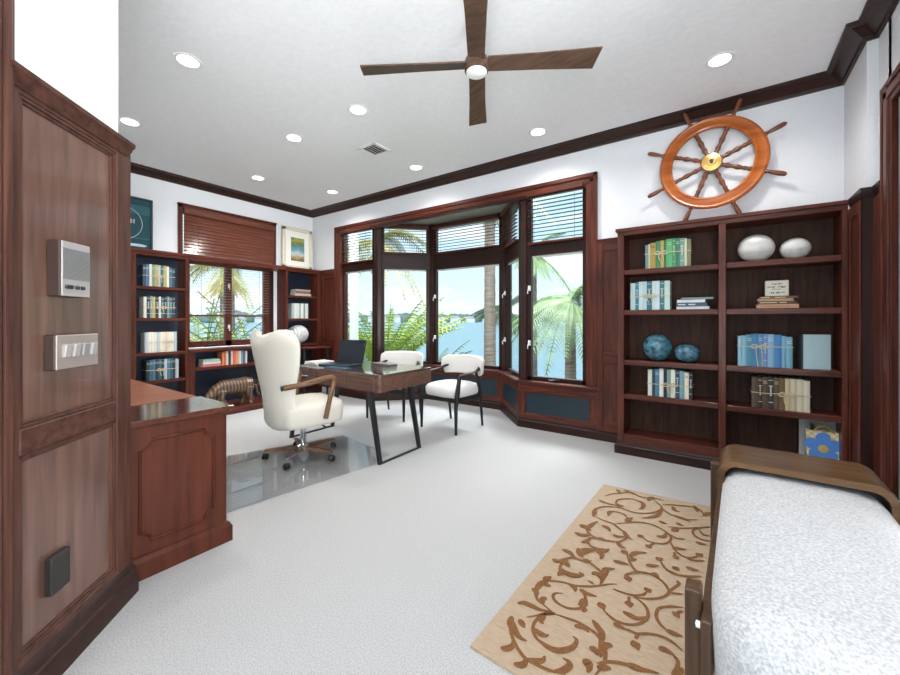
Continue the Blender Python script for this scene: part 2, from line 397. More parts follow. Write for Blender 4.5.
# doorway on the right
mb = MB()
for y0, y1 in ((3.325, 3.465), (2.3, 2.44)):
    mb.box(.808, .84, y0, y1, 0, 2.665, WZ, .004); mb.box(.798, .82, y0+.03, y1-.045, 0, 2.64, WZ, .008, 2); mb.box(.794, .82, y1-.03 if y0 > 3 else y0, y1 if y0 > 3 else y0+.03, 0, 2.665, WZ, .006)
mb.box(.808, .84, 2.44, 3.325, 2.535, 2.665, WY, .004); mb.box(.798, .82, 2.345, 3.42, 2.565, 2.62, WY, .008, 2); mb.box(.794, .82, 2.3, 3.465, 2.635, 2.665, WY, .006)
struct(mb, 'trim_6', WZ, 'moulded dark door casing on the right wall', 'door casing')
d = thing('door_1', 'closed dark wood door inside the right doorway', 'door', (.93, 2.9, 0), kind='structure')
mb = MB(); mb.box(.93, .965, 2.3, 3.44, 0, 2.64, bev=.003); mb.box(.922, .93, 2.6, 3.2, .25, .95, bev=.004); mb.box(.922, .93, 2.6, 3.2, 1.15, 2.35, bev=.004); mb.build('door_leaf', WDZ, d)
# crown moulding right round
CR = [(0, ZC), (.118, ZC), (.118, ZC-.014), (.104, ZC-.02), (.088, ZC-.024), (.06, ZC-.048), (.036, ZC-.068), (.024, ZC-.074), (.02, ZC-.094), (0, ZC-.094)]
mb = MB(); mb.sweep([(XA, .5), (XA, YB), (.775, YB), (.775, 3.62), (.828, 3.62), (.828, 1.2)], CR, side=-1)
struct(mb, 'trim_7', CROWN, 'dark wood crown moulding where walls meet the ceiling', 'crown moulding', 25)

# ------------------------------------------------------------------ bay window joinery
BAYO = [(-5.24, 4.26), (-4.38, 4.26), (-3.78, 4.87), (-2.47, 4.87), (-1.92, 4.26), (-1.13, 4.26)]     # window plane
BAYI = [(-5.30, 4.19), (-4.41, 4.19), (-3.81, 4.80), (-2.50, 4.80), (-1.95, 4.19), (-1.06, 4.19)]     # wall below
mb = MB()
for i in range(5):
    a, b = BAYI[i], BAYI[i+1]; c, e = BAYO[i+1], BAYO[i]
    mb.prism([(a[0],a[1],0), (b[0],b[1],0), (c[0],c[1]+.05,0), (e[0],e[1]+.05,0)], (0,0,.50), WZ)
struct(mb, 'wall_bay', WZ, 'low dark wood wall under the bay window', 'wall')
mb = MB()
for i in range(5):
    a, b = Vector(BAYI[i]), Vector(BAYI[i+1]); L = (b-a).length; u = (b-a).normalized(); n = Vector((u.y, -u.x))
    X = frame3((a.x, a.y, 0), (u.x, u.y, 0), (n.x, n.y, 0), (0, 0, 1))   # y = into the room
    q = MB(X); q.box(0, L, 0, .016, .42, .50, WX, .003); q.box(0, L, 0, .016, .10, .16, WX, .003)
    q.box(0, .07, 0, .016, .16, .42, WZ, .003); q.box(L-.07, L, 0, .016, .16, .42, WZ, .003); q.box(.07, L-.07, 0, .004, .16, .42, TEALP)
    for x0, x1, z0, z1 in ((.07, L-.07, .405, .42), (.07, L-.07, .16, .175), (.07, .085, .16, .42), (L-.085, L-.07, .16, .42)): q.box(x0, x1, 0, .012, z0, z1, WX, .003)
    mb.raw(q.v, q.f, WX)
    k = len(mb.f)-len(q.f)
    for j, t in enumerate(q.mi): mb.mi[k+j] = mb.idx(q.mats[t])
struct(mb, 'trim_8', WX, 'framed dark blue panels under the bay window sill', 'wall panelling')
mb = MB(); mb.sweep(BAYI[:1]+BAYI[1:5]+[(-.80, 4.19)], BASE, side=-1); struct(mb, 'baseboard_window', WDX, 'dark wood baseboard following the bay', 'baseboard', 30)
SILL = [(-.11, .50), (.02, .50), (.025, .515), (.05, .52), (.055, .54), (.045, .548), (-.11, .548)]
mb = MB(); mb.sweep([(-5.36, 4.19)]+BAYI[1:5]+[(-1.03, 4.19)], SILL, side=-1); struct(mb, 'trim_9', WX, 'wide dark wood sill running round the bay', 'window sill', 30)
mb = MB()   # casing round the opening
for x0, x1, s in ((-5.31, -5.18, 1), (-1.165, -1.06, -1)):
    mb.box(x0, x1, 4.165, 4.19, .548, 2.80, WZ, .004); mb.box(x0+(.0 if s > 0 else .065), x0+(.05 if s > 0 else x1-x0), 4.152, 4.17, .548, 2.80, WZ, .006, 2)
    mb.box(x0+.03, x1-.03, 4.158, 4.17, .548, 2.75, WZ, .005)
    xx = x1 if s > 0 else x0
    mb.box(xx-.012, xx+.012, 4.17, 4.33, .548, 2.70, WZ)
mb.box(-5.31, -1.06, 4.165, 4.19, 2.69, 2.80, WX, .004); mb.box(-5.31, -1.06, 4.152, 4.17, 2.755, 2.80, WX, .006, 2); mb.box(-5.28, -1.09, 4.158, 4.17, 2.70, 2.74, WX, .005)
mb.box(-5.2, -1.14, 4.175, 4.20, 2.66, 2.76, WDX)
struct(mb, 'trim_10', WZ, 'moulded dark wood casing framing the whole bay opening', 'window casing')
mb = MB()   # corner posts
for i in range(1, 5):
    x, y = BAYO[i]
    mb.lathe([(.075, .548), (.075, 2.77)], WDZ, 8, Matrix.Translation((x, y+.015, 0)) @ Matrix.Rotation(R(22.5+11), 4, 'Z'))
struct(mb, 'trim_11', WDZ, 'dark wood corner posts of the bay', 'window post')
WINLAB = ['far left flat pane of the bay beside the corner shelves', 'left angled pane of the bay behind the laptop', 'wide centre pane of the bay facing the water',
          'narrow right angled pane of the bay', 'right flat pane of the bay beside the bookcase']
RAIL = [(2.045, 2.20), (2.045, 2.31), (2.045, 2.31), (2.03, 2.24), (2.0, 2.15)]
LATCHM = plain('white_latch', (.75, .75, .73), .4)
def window_unit(num, a, b, zr, label, latch=True, upper_top=2.76, z0=.548, hw=.055):
    a, b = Vector(a), Vector(b); L = (b-a).length; u = (b-a).normalized(); n = Vector((u.y, -u.x))
    X = frame3((a.x, a.y, 0), (u.x, u.y, 0), (n.x, n.y, 0), (0, 0, 1))
    w = thing('window_%d' % num, label, 'window', kind='structure', xf=X)
    e = .045; q = MB(X)
    q.box(e, e+hw, -.03, .03, z0, upper_top, WDZ, .003); q.box(L-e-hw, L-e, -.03, .03, z0, upper_top, WDZ, .003)
    q.box(e, L-e, -.03, .03, z0, z0+.045, WDX, .003); q.box(e, L-e, -.035, .04, zr[0]+.0, zr[1], WDX, .004); q.box(e, L-e, -.03, .03, upper_top-.08, upper_top, WDX, .003)
    q.box(e+hw, L-e-hw, -.02, -.005, zr[0]-.022, zr[0]+.002, LATCHM)
    q.build('frame', WDZ, w)
    g = MB(X); g.box(e+hw, L-e-hw, -.008, -.004, z0+.045, zr[0]-.02); g.build('pane', GLASS, w)
    g = MB(X); g.box(e+hw, L-e-hw, -.008, -.004, zr[1], upper_top-.08); g.build('pane', GLASS, w)
    if latch:
        for z in (.98, 1.62):
            g = MB(X); g.box(e+hw*.35, e+hw*.95, .03, .05, z-.03, z+.03, bev=.005); g.tube([(e+hw*.6, .05, z), (e+hw*.55, .075, z-.03), (e+hw*.5, .07, z-.065)], .007); g.build('latch', LATCHM, w)
    g = MB(X); g.box(L/2-.05, L/2+.05, .03, .05, z0+.005, z0+.03, bev=.004); g.tube([(L/2, .05, z0+.02), (L/2+.03, .075, z0+.03), (L/2-.06, .085, z0+.02)], .008); g.build('crank', BLACKM, w)
    return w, L, X
BLIND_L = ['on the far left flat pane, nearest the corner', 'on the left angled pane above the laptop', 'across the wide centre pane', 'on the narrow right angled pane', 'on the right flat pane next to the bookcase wall']
CORDM = plain('blind_cord', (.10, .05, .035), .7)
def blind(X, x0, x1, z0, z1, tilt, y, label, slat_m, pitch=.044, depth=.042, head=.05, head_m=None, group=None, fold=False):
    b = thing('venetian_blind', label, 'blind', xf=X @ Matrix.Translation(((x0+x1)/2, y, z0)), group=group)
    q = MB(X); q.box(x0, x1, y-.03, y+.035, z1-head, z1, head_m or WX, .004); q.build('head_rail', head_m or WX, b)
    q = MB(X); z = z0+.05
    while z < z1-head-.01:
        m4 = Matrix.Translation((0, y, z)) @ Matrix.Rotation(tilt, 4, 'X')
        q.box(x0+.004, x1-.004, -depth/2, depth/2, -.0015, .0015, slat_m, xf=m4); z += pitch
    q.build('slats', slat_m, b)
    q = MB(X); q.box(x0+.004, x1-.004, y-.024, y+.024, z0, z0+.022, head_m or WX, .003); q.build('bottom_rail', head_m or WX, b)
    for f in (.14, .86):
        q = MB(X); xx = x0+(x1-x0)*f; q.tube([(xx, y+.022, z0+.01), (xx, y+.022, z1-.02)], .0018, seg=4); q.build('cord', CORDM, b)
    return b
SLAT = wood('blind_slat_wood', (.05, .018, .012), (.10, .036, .024), 'x', rough=.4, coat=.1)
SLT = -2
SLATR = wood('closed_slat_wood', (.10, .032, .018), (.17, .056, .034), 'y', rough=.22, coat=.6)
for i in range(5):
    wn, L, X = window_unit(i+1, BAYO[i], BAYO[i+1], RAIL[i], WINLAB[i], latch=i in (2, 3, 4))
    blind(X, .075, L-.075, RAIL[i][1]-.03, 2.72, R(SLT), .075, 'dark wood venetian blind, slats open, ' + BLIND_L[i], SLAT)
# window in the shelf wall (local x runs along +y, local y points into the room)
XL = frame3((XA, 0, 0), (0, 1, 0), (1, 0, 0), (0, 0, 1))
w6 = thing('window_6', 'twin sash window with open slats between the built-in shelves', 'window', kind='structure', xf=XL)
q = MB(XL)
for y0, y1 in ((2.16, 2.245), (2.705, 2.795), (3.285, 3.375)): q.box(y0, y1, -.03, .03, .87, 2.10, WZ, .004)
q.box(2.16, 3.375, -.03, .03, .87, .955, WX, .004); q.box(2.16, 3.375, -.03, .03, 2.03, 2.12, WX, .004); q.box(3.375, 3.46, -.03, .0, .86, 2.10, WDZ)
q.build('frame', WZ, w6)
for y0, y1 in ((2.245, 2.705), (2.795, 3.285)):
    q = MB(XL); q.box(y0, y1, -.008, -.004, .955, 2.03); q.build('pane', GLASS, w6)
for z in (1.15, 1.75):
    q = MB(XL); q.box(2.735, 2.765, .03, .045, z-.03, z+.03, bev=.004); q.tube([(2.75, .045, z), (2.75, .06, z-.03), (2.75, .055, z-.06)], .006); q.build('latch', LATCHM, w6)
q = MB(XL); q.box(2.45, 2.56, .03, .05, .885, .91, bev=.004); q.tube([(2.5, .05, .9), (2.53, .08, .905), (2.44, .085, .9)], .008); q.build('crank', BLACKM, w6)
q = MB(XL)
q.box(2.108, 2.16, -.02, .035, 2.10, 2.82, WZ, .004); q.box(3.44, 3.487, -.02, .035, 2.10, 2.82, WZ, .004); q.box(2.108, 3.487, -.02, .035, 2.765, 2.82, WX, .004); q.box(2.10, 3.495, .0, .05, 2.80, 2.822, WX, .004)
struct(q, 'trim_12', WZ, 'dark wood casing round the high blind over the shelves', 'window casing')
q = MB(XL); q.box(2.16, 3.44, -.10, -.09, 2.12, 2.77); struct(q, 'window_7', GLASS, 'high transom pane behind the closed blind', 'window')
blind(XL, 2.165, 3.435, 2.125, 2.765, R(-70), .035, 'closed reddish wood venetian blind above the shelf wall window', SLATR, pitch=.044, depth=.052, head=.085, head_m=SLATR)
blind(XL, 2.2, 3.33, 1.30, 2.05, R(-4), .075, 'open thin slatted blind hanging inside the twin sash window', plain('pale_slat', (.30, .27, .27), .5), pitch=.04, depth=.035, head=.04, head_m=WX)
RUG_CURVES = """
v -666,1494 -630,1532 -603,1567 -575,1582 -614,1543 -626,1489 -614,1445 -583,1416 -541,1406
l -583,1416 -541,1406 -506,1410 -478,1432 -459,1464 -458,1500 -476,1509
l -613,1459 -589,1448 -567,1450 -556,1462
l -606,1549 -610,1516 -594,1502
v -587,1578 -530,1587 -480,1592 -435,1585 -405,1574 -375,1549 -355,1512 -346,1463 -351,1428 -361,1385
l -487,1563 -457,1579 -429,1565
v -714,1462 -694,1407 -663,1364 -624,1331 -588,1312 -551,1310 -516,1312 -485,1319 -445,1333
l -698,1443 -678,1409 -646,1385 -614,1385
l -716,1466 -706,1427 -685,1395
l -684,1301 -662,1309 -650,1338 -666,1371
l -613,1267 -589,1276 -581,1297 -593,1316
l -582,1312 -555,1319 -533,1339 -533,1362
l -685,1468 -664,1452 -648,1439
l -485,1319 -459,1341 -446,1369 -452,1388 -476,1391
l -413,1424 -387,1411 -385,1383
l -728,1544 -708,1564 -673,1567 -631,1568 -590,1587
v -581,1582 -630,1602 -665,1617 -693,1657 -704,1713 -689,1750 -653,1775 -607,1795 -558,1803 -500,1838 -469,1865 -430,1906 -400,1927
l -715,1673 -690,1659 -676,1633
l -672,1796 -683,1754 -690,1716 -690,1659
l -683,1734 -667,1733 -648,1733
l -585,1797 -558,1790 -545,1762
v -588,1719 -617,1699 -612,1666 -577,1645 -536,1646 -498,1673 -484,1716 -505,1766 -534,1794
b -505,1742 -480,1680
b -509,1688 -478,1720
l -483,1689 -478,1660
l -640,1653 -648,1629 -634,1611
l -648,1826 -645,1863 -623,1865 -591,1860 -560,1881 -554,1913
l -533,1795 -501,1781 -456,1789
l -518,1932 -496,1948 -467,1919 -464,1876
b -505,1860 -499,1877
l -460,2009 -467,1947 -460,1891
v -369,2016 -372,2035 -338,2080 -285,2096 -236,2076 -206,2038 -196,2001 -216,1952 -254,1913 -295,1890 -326,1886
b -374,2020 -356,1974
v -410,1882 -377,1881 -332,1888 -292,1916 -278,1950
b -288,1953 -263,1979
v -197,2007 -177,2059 -161,2096
b -174,2100 -156,2107
v -196,2001 -173,2012 -144,2027
v -332,1888 -284,1863 -258,1827 -253,1777 -275,1727 -310,1697 -350,1689 -383,1701 -413,1722
b -440,1759 -408,1723
l -343,1761 -315,1755 -285,1755 -255,1786
v -339,1871 -333,1840
b -338,1842 -320,1802
v -134,1935 -181,1908 -219,1870 -224,1818 -208,1779 -177,1752
l -183,1753 -151,1753 -125,1757
v -133,1909 -146,1895 -153,1879
b -165,1860 -146,1882
l -361,1671 -340,1667 -310,1664
v -322,1665 -299,1667 -271,1668 -236,1693 -194,1708 -157,1703 -119,1679
v -268,1668 -274,1638
b -281,1624 -253,1586
l -195,1642 -172,1646 -141,1639
v -146,1639 -129,1616 -131,1577 -142,1543
l -436,1638 -412,1616 -386,1586 -378,1539 -372,1484
l -339,1554 -362,1533 -364,1473
l -409,1495 -389,1493 -373,1475
l -414,1422 -390,1424 -383,1399
v -367,1440 -341,1466 -308,1486 -274,1498 -244,1504 -206,1516 -178,1525
l -279,1498 -244,1504 -211,1511
l -362,1421 -340,1440 -320,1446
l -275,2118 -259,2101 -247,2082
v -214,2182 -173,2168 -129,2179 -86,2216
b -97,2181 -87,2161
l -138,1546 -121,1576 -113,1596
v -670,2836 -642,2899 -591,2951 -529,3009 -473,2974 -425,2979 -370,3004 -322,2996
l -627,3002 -605,2971 -594,2939
l -583,3018 -540,3008 -504,2981
l -409,2934 -407,2992 -382,3018
v -690,2750 -635,2733 -587,2740 -515,2714 -449,2710 -391,2740 -345,2797 -322,2875 -352,2933 -409,3005
l -691,2755 -646,2737 -592,2737
v -579,2746 -585,2824 -546,2879 -491,2904 -438,2873
l -491,2904 -434,2876 -427,2801 -446,2775
l -580,2773 -555,2750 -534,2765
l -318,2878 -331,2758 -367,2697 -409,2656
v -322,2875 -268,2814 -208,2809 -166,2804 -118,2838
l -250,2815 -207,2798 -152,2780
v -324,2927 -273,2963 -221,2986 -177,3003 -125,3001 -89,2928
l -266,2941 -248,2889 -217,2886
b -96,2907 -49,3005
l -149,3037 -133,2983 -127,2950
v -654,2494 -679,2573 -656,2653 -608,2700 -544,2719
l -661,2501 -669,2568 -678,2624
v -649,2510 -597,2489 -541,2484 -499,2449 -458,2416 -441,2370 -462,2308 -498,2283 -544,2269 -595,2271 -632,2294 -654,2340 -639,2404 -620,2454
l -649,2323 -645,2389 -622,2460
v -585,2555 -588,2612 -558,2646 -511,2643 -475,2598
l -588,2577 -587,2626 -554,2649
b -484,2551 -455,2635
v -539,2474 -474,2542 -405,2598 -338,2606 -277,2575 -241,2531 -235,2477 -260,2423 -304,2401 -342,2402 -370,2429
b -395,2441 -359,2418
l -306,2484 -269,2501 -264,2564
v -304,2401 -321,2362
b -336,2330 -313,2364
v -251,2553 -209,2524 -169,2543
v -235,2468 -205,2391 -167,2352 -126,2364 -97,2409
b -106,2398 -82,2436
l -211,2418 -186,2419 -154,2432
b -207,2312 -181,2333
v -207,2365 -197,2331
l -315,2683 -296,2672 -272,2669
l -227,2717 -208,2706 -185,2700
v -267,2634 -204,2657 -144,2700 -61,2779
b -237,2593 -210,2653
v -53,2778 -114,2721 -138,2663 -124,2613 -86,2592 -50,2599
v -109,2704 -88,2658 -58,2659
l -119,2541 -95,2543 -69,2547
v -145,2335 -111,2346 -72,2371
b -439,2226 -402,2199
v -411,2204 -383,2136 -353,2089 -324,2081 -285,2094 -251,2091
l -392,2185 -372,2243 -324,2274
l -387,2151 -374,2170 -358,2184
l -454,2098 -422,2108 -383,2113
b -275,2235 -250,2272
v -258,2239 -228,2185 -186,2164 -129,2184 -80,2218
l -313,2157 -288,2169 -257,2191
b -201,2226 -169,2204
l -146,2254 -123,2256 -91,2264
v -324,2078 -360,2048 -379,2014 -370,1986
l -277,2114 -265,2098 -248,2079
l -696,2342 -668,2341 -637,2311
l -591,2427 -552,2412 -535,2378
l -666,2241 -636,2261 -619,2293
l -476,2298 -453,2260 -422,2255
l -466,2432 -445,2387 -416,2365
l -510,2360 -487,2348 -450,2373
l -584,2260 -553,2272 -531,2265
v -607,2187 -619,2216 -600,2254 -575,2257
v -609,2195 -585,2167 -551,2164 -500,2184
l -549,2157 -517,2155 -497,2197
l -554,2142 -516,2121 -513,2075
l -623,2097 -582,2129 -542,2145
v -601,2037 -601,2078 -587,2114
b -586,2027 -547,2012
v -552,2017 -516,1996 -478,1965 -461,1922
l -469,1957 -470,2007 -433,2036
l -519,1939 -492,1948 -465,1926
b -562,1892 -551,1907
l -702,2348 -665,2354 -626,2322
l -699,2251 -659,2247 -614,2279
l -636,2168 -615,2209 -607,2251
l -702,2045 -661,2042 -625,2013
v -659,2035 -630,2017 -597,2010 -561,2013 -546,2038
l -635,2109 -616,2058 -587,2039
l -610,2054 -592,2096 -567,2117
l -715,1934 -687,1932 -660,1966
v -687,1932 -662,1972 -634,2006 -605,2011
v -637,1834 -657,1880 -664,1933 -647,1974
l -651,1831 -639,1859 -645,1889
l -638,1880 -605,1869 -567,1883 -549,1909
l -657,1945 -638,1936 -623,1919
l -697,1758 -682,1776 -670,1797
"""
# ------------------------------------------------------------------ built-in bookcase by the ship wheel
YF = 3.885
bk = thing('bookcase', 'tall dark wood two-bay bookcase under the ship wheel', 'bookcase', (-.03, 4.02, 0))
def part(name, m, parent, fn, label=None, smooth=None):
    q = MB(); fn(q); return q.build(name, m, parent, label=label, smooth=smooth)
ZB = ZW
def f(q): q.box(-.804, -.747, YF, 4.185, .09, 2.05, bev=.003)
part('side_panel', WZ, bk, f)
def f(q): q.box(.708, .738, YF, 4.185, .09, 2.05, bev=.003)
part('side_panel', WZ, bk, f)
def f(q): q.box(-.021, .030, YF, 4.16, .09, 2.05, bev=.003)
part('divider', WZ, bk, f)
def f(q): q.box(-.747, .708, 4.15, 4.185, .1, 2.05)
part('back_panel', BACKW, bk, f)
def f(q):
    q.box(-.804, .738, YF, 4.185, 2.04, 2.085, bev=.003); q.box(-.82, .738, YF-.016, 4.185, 2.075, ZB, bev=.006)
part('top', WX, bk, f)
for x0, x1, zs in ((-.747, -.021, (1.717, 1.342, .875, .559)), (.030, .708, (1.722, 1.341, .877, .550))):
    for z in zs:
        def f(q): q.box(x0, x1, YF+.004, 4.15, z-.046, z, bev=.004)
        part('shelf', WX, bk, f)
def f(q): q.box(-.747, .708, YF+.002, 4.15, .10, .184, bev=.003)
part('bottom_shelf', WX, bk, f)
def f(q):
    q.sweep([(-.804, 4.185), (-.804, YF), (.738, YF)], [(0, 0), (.022, 0), (.022, .075), (.016, .085), (.016, .095), (.006, .108), (0, .11)], side=-1)
    q.box(-.80, .735, YF, 4.185, 0, .1)
part('plinth', WDX, bk, f, smooth=30)
q = MB()
q.box(-1.06, -.80, 4.17, 4.19, .1, 2.04, WZ); q.box(-1.06, -1.0, 4.158, 4.172, .1, 2.04, WZ, .003)
for z0, z1 in ((.1, .2), (.80, .90), (1.96, 2.04)): q.box(-1.0, -.80, 4.158, 4.172, z0, z1, WX, .003)
q.box(-1.0, -.80, 4.15, 4.172, .895, .915, WX, .003)
struct(q, 'trim_13', WZ, 'narrow dark wood panel between bay casing and bookcase', 'wall panelling')
q = MB(); q.sweep([(-1.07, 4.19), (-.80, 4.19)], [(0, 2.03), (.03, 2.03), (.038, 2.06), (.045, 2.085), (0, 2.085)], side=-1); struct(q, 'trim_14', WX, 'cap rail on the narrow panel left of the bookcase', 'moulding')

# ------------------------------------------------------------------ built-in shelves on the window wall to the left
XF = -5.68
bl = thing('bookcase', 'built-in bookcase left of the sash window, with four rows of tied books', 'bookcase', (-5.8, 1.8, 0))
def f(q): q.box(-5.94, XF, 1.45, 1.588, .1, 2.04, bev=.003)
part('side_panel', WZ, bl, f)
def f(q): q.box(-5.94, XF, 2.102, 2.14, .0, 2.04, bev=.003)
part('side_panel', WZ, bl, f)
def f(q): q.box(-5.945, -5.93, 1.588, 2.102, .1, 2.04)
part('back_panel', NAVY, bl, f)
def f(q): q.box(-5.94, XF, 1.45, 2.14, 2.035, 2.08, bev=.003); q.box(-5.94, XF+.016, 1.45, 2.14, 2.07, ZW, bev=.005)
part('top', WY, bl, f)
for z in (1.662, 1.275, .849, .505, .14):
    def f(q): q.box(-5.93, XF-.004, 1.588, 2.102, z-.036, z, bev=.003)
    part('shelf', WY, bl, f)
def f(q): q.box(-5.94, XF+.01, 1.45, 2.14, 0, .1, bev=.004)
part('plinth', WDX, bl, f)
br = thing('bookcase', 'narrow built-in bookcase in the corner right of the sash window', 'bookcase', (-5.8, 3.85, 0))
def f(q): q.box(-5.94, XF, 3.512, 3.55, .1, 2.04, bev=.003)
part('side_panel', WZ, br, f)
def f(q): q.box(-5.94, XF, 4.10, 4.185, .1, 2.04, bev=.003)
part('side_panel', WZ, br, f)
def f(q): q.box(-5.945, -5.93, 3.55, 4.10, .1, 2.04)
part('back_panel', NAVY, br, f)
def f(q): q.box(-5.94, XF, 3.512, 4.185, 2.035, 2.08, bev=.003); q.box(-5.94, XF+.016, 3.5, 4.185, 2.07, ZW, bev=.005)
part('top', WY, br, f)
for z in (1.651, 1.275, .860):
    def f(q): q.box(-5.93, XF-.004, 3.55, 4.10, z-.036, z, bev=.003)
    part('shelf', WY, br, f)
def f(q): q.box(-5.94, XF+.01, 3.512, 4.185, 0, .1, bev=.004)
part('plinth', WDX, br, f)
lc = thing('window_cabinet', 'low open cabinet below the sash window, holding books and an animal sculpture', 'cabinet', (-5.8, 2.82, 0))
def f(q): q.box(-5.94, XF+.015, 2.14, 3.512, .822, .862, bev=.005)
part('top', WY, lc, f)
def f(q): q.box(-5.94, XF-.002, 2.14, 2.215, .07, .822, bev=.003)
part('side_panel', WZ, lc, f)
def f(q): q.box(-5.94, XF-.002, 3.44, 3.512, .07, .822, bev=.003)
part('side_panel', WZ, lc, f)
def f(q): q.box(-5.945, -5.93, 2.2, 3.45, .07, .83)
part('back_panel', NAVY, lc, f)
def f(q): q.box(-5.93, XF-.004, 2.215, 3.44, .575, .615, bev=.003)
part('shelf', WY, lc, f)
def f(q): q.box(-5.94, -5.30, 2.14, 3.70, 0, .07, bev=.006)
part('bottom_ledge', WY, lc, f)
sl = MB(); sl.box(-5.95, XF+.012, 2.14, 3.512, 2.04, ZW, bev=.005); struct(sl, 'trim_15', WY, 'dark wood bridge board over the sash window between shelves', 'shelf board')
q = MB()
q.box(-5.68, -5.30, 4.172, 4.19, .1, 2.04, WZ); q.box(-5.68, -5.60, 4.16, 4.175, .1, 2.04, WZ, .003); q.box(-5.36, -5.30, 4.16, 4.175, .1, 2.04, WZ, .003)
for z0, z1 in ((.1, .2), (.84, .94), (1.96, 2.04)): q.box(-5.60, -5.36, 4.16, 4.175, z0, z1, WX, .003)
q.box(-5.70, -5.30, 4.15, 4.19, 2.04, ZW, WX, .005)
struct(q, 'trim_16', WZ, 'dark wood corner panel between shelves and bay casing', 'wall panelling')
cs = thing('corner_shelf_table', 'small dark wood ledge table in the corner behind the laptop', 'table', (-5.5, 3.85, 0))
def f(q): q.box(-5.665, -5.36, 3.60, 4.14, .785, .815, bev=.004)
part('table_top', WY, cs, f)
for y in (3.65, 4.09):
    def f(q): q.tube([(-5.40, y, 0), (-5.40, y, .785)], [.016, .024])
    part('leg', BLACKW, cs, f)

# ------------------------------------------------------------------ credenza by the diagonal wall
cr = thing('credenza', 'dark wood credenza with a shaped raised end panel and polished top', 'credenza', (-2.6, .8, 0))
def f(q): q.box(-2.69, -2.295, .505, 1.055, .02, .735, bev=.003)
part('body', CREDW, cr, f)
def f(q):
    q.box(-2.695, -2.265, .505, 1.085, .742, .768, bev=.005, seg=2); q.box(-2.695, -2.28, .505, 1.07, .728, .745, bev=.004)
part('top', CREDT, cr, f)
def f(q):
    q.sweep([(-2.69, 1.055), (-2.295, 1.055), (-2.295, .55)], [(0, 0), (.022, 0), (.022, .085), (.015, .095), (.012, .105), (0, .112)], side=1)
part('plinth', CREDW, cr, f, smooth=30)
def f(q):
    y0, y1, z0, z1, r = .655, .985, .17, .66, .045
    out = []
    for cy, cz, a0 in ((y0, z0, 90), (y1, z0, 180), (y1, z1, 270), (y0, z1, 0)):
        pass
    path = []
    for (cy, cz, a0, a1) in ((y0, z0, 90, 0), (y1, z0, 180, 90), (y1, z1, 270, 180), (y0, z1, 360, 270)):
        for k in range(7):
            a = R(a0+(a1-a0)*k/6); path.append((-2.293, cy+r*math.cos(a), cz+r*math.sin(a)))
    q.tube(path, .0075, seg=6, closed=True)
part('panel_moulding', CREDW, cr, f, smooth=60)
wc = thing('worktop_counter', 'reddish brown wood counter continuing behind the credenza', 'counter', (-3.2, .8, 0))
def f(q): q.box(-3.9, -2.70, .505, 1.065, .745, .77, bev=.004)
part('top', COUNTER, wc, f)
def f(q): q.box(-3.88, -2.72, .505, 1.04, .0, .745, bev=.003)
part('body', CREDW, wc, f)

# ------------------------------------------------------------------ desk
dk = thing('writing_desk', 'dark walnut desk on splayed black sled legs facing the bay', 'desk', (-3.07, 2.74, 0))
DX0, DX1, DY0, DY1, DZ = -3.72, -2.42, 2.37, 3.12, .77
def rrect(x0, x1, y0, y1, r, z, n=5):
    out = []
    for cx, cy, a0 in ((x1-r, y1-r, 0), (x0+r, y1-r, 90), (x0+r, y0+r, 180), (x1-r, y0+r, 270)):
        for k in range(n+1):
            a = R(a0+90*k/n); out.append((cx+r*math.cos(a), cy+r*math.sin(a), z))
    return out
def f(q): q.loft([rrect(DX0, DX1, DY0, DY1, .035, DZ-.022), rrect(DX0, DX1, DY0, DY1, .035, DZ-.002), rrect(DX0+.002, DX1-.002, DY0+.002, DY1-.002, .035, DZ)])
part('desktop', WALNUTT, dk, f, smooth=40)
def f(q): q.loft([rrect(DX0+.002, DX1-.002, DY0+.002, DY1-.002, .035, .615), rrect(DX0+.002, DX1-.002, DY0+.002, DY1-.002, .035, DZ-.022)])
part('apron', WALNUT, dk, f, smooth=40)
for i, (a, b) in enumerate(((-3.66, -3.30), (-3.27, -2.87), (-2.84, -2.48))):
    def f(q): q.box(a, b, DY0-.006, DY0+.004, .63, .738, bev=.003)
    dr = part('drawer', WALNUT, dk, f)
    if i < 2:
        def f(q): q.tube([((a+b)/2-.05, DY0-.006, .685), ((a+b)/2-.05, DY0-.024, .685), ((a+b)/2+.05, DY0-.024, .685), ((a+b)/2+.05, DY0-.006, .685)], .006, seg=6)
        part('handle', CHROME, dr, f, label='slim chrome pull')
for s, xt, xb in ((1, -2.54, -2.415), (-1, -3.61, -3.74)):
    def f(q):
        w = .028
        for y in (2.375, 2.90):
            q.prism([(xt-w*.9, y-.018, .616), (xt+w*.9, y-.018, .616), (xb+w*.45, y-.018, 0), (xb-w*.45, y-.018, 0)], (0, .036, 0))
        q.box(xb-.012, xb+.012, 2.375, 2.90, 0, .014)
    part('sled_leg', BLACKM, dk, f)

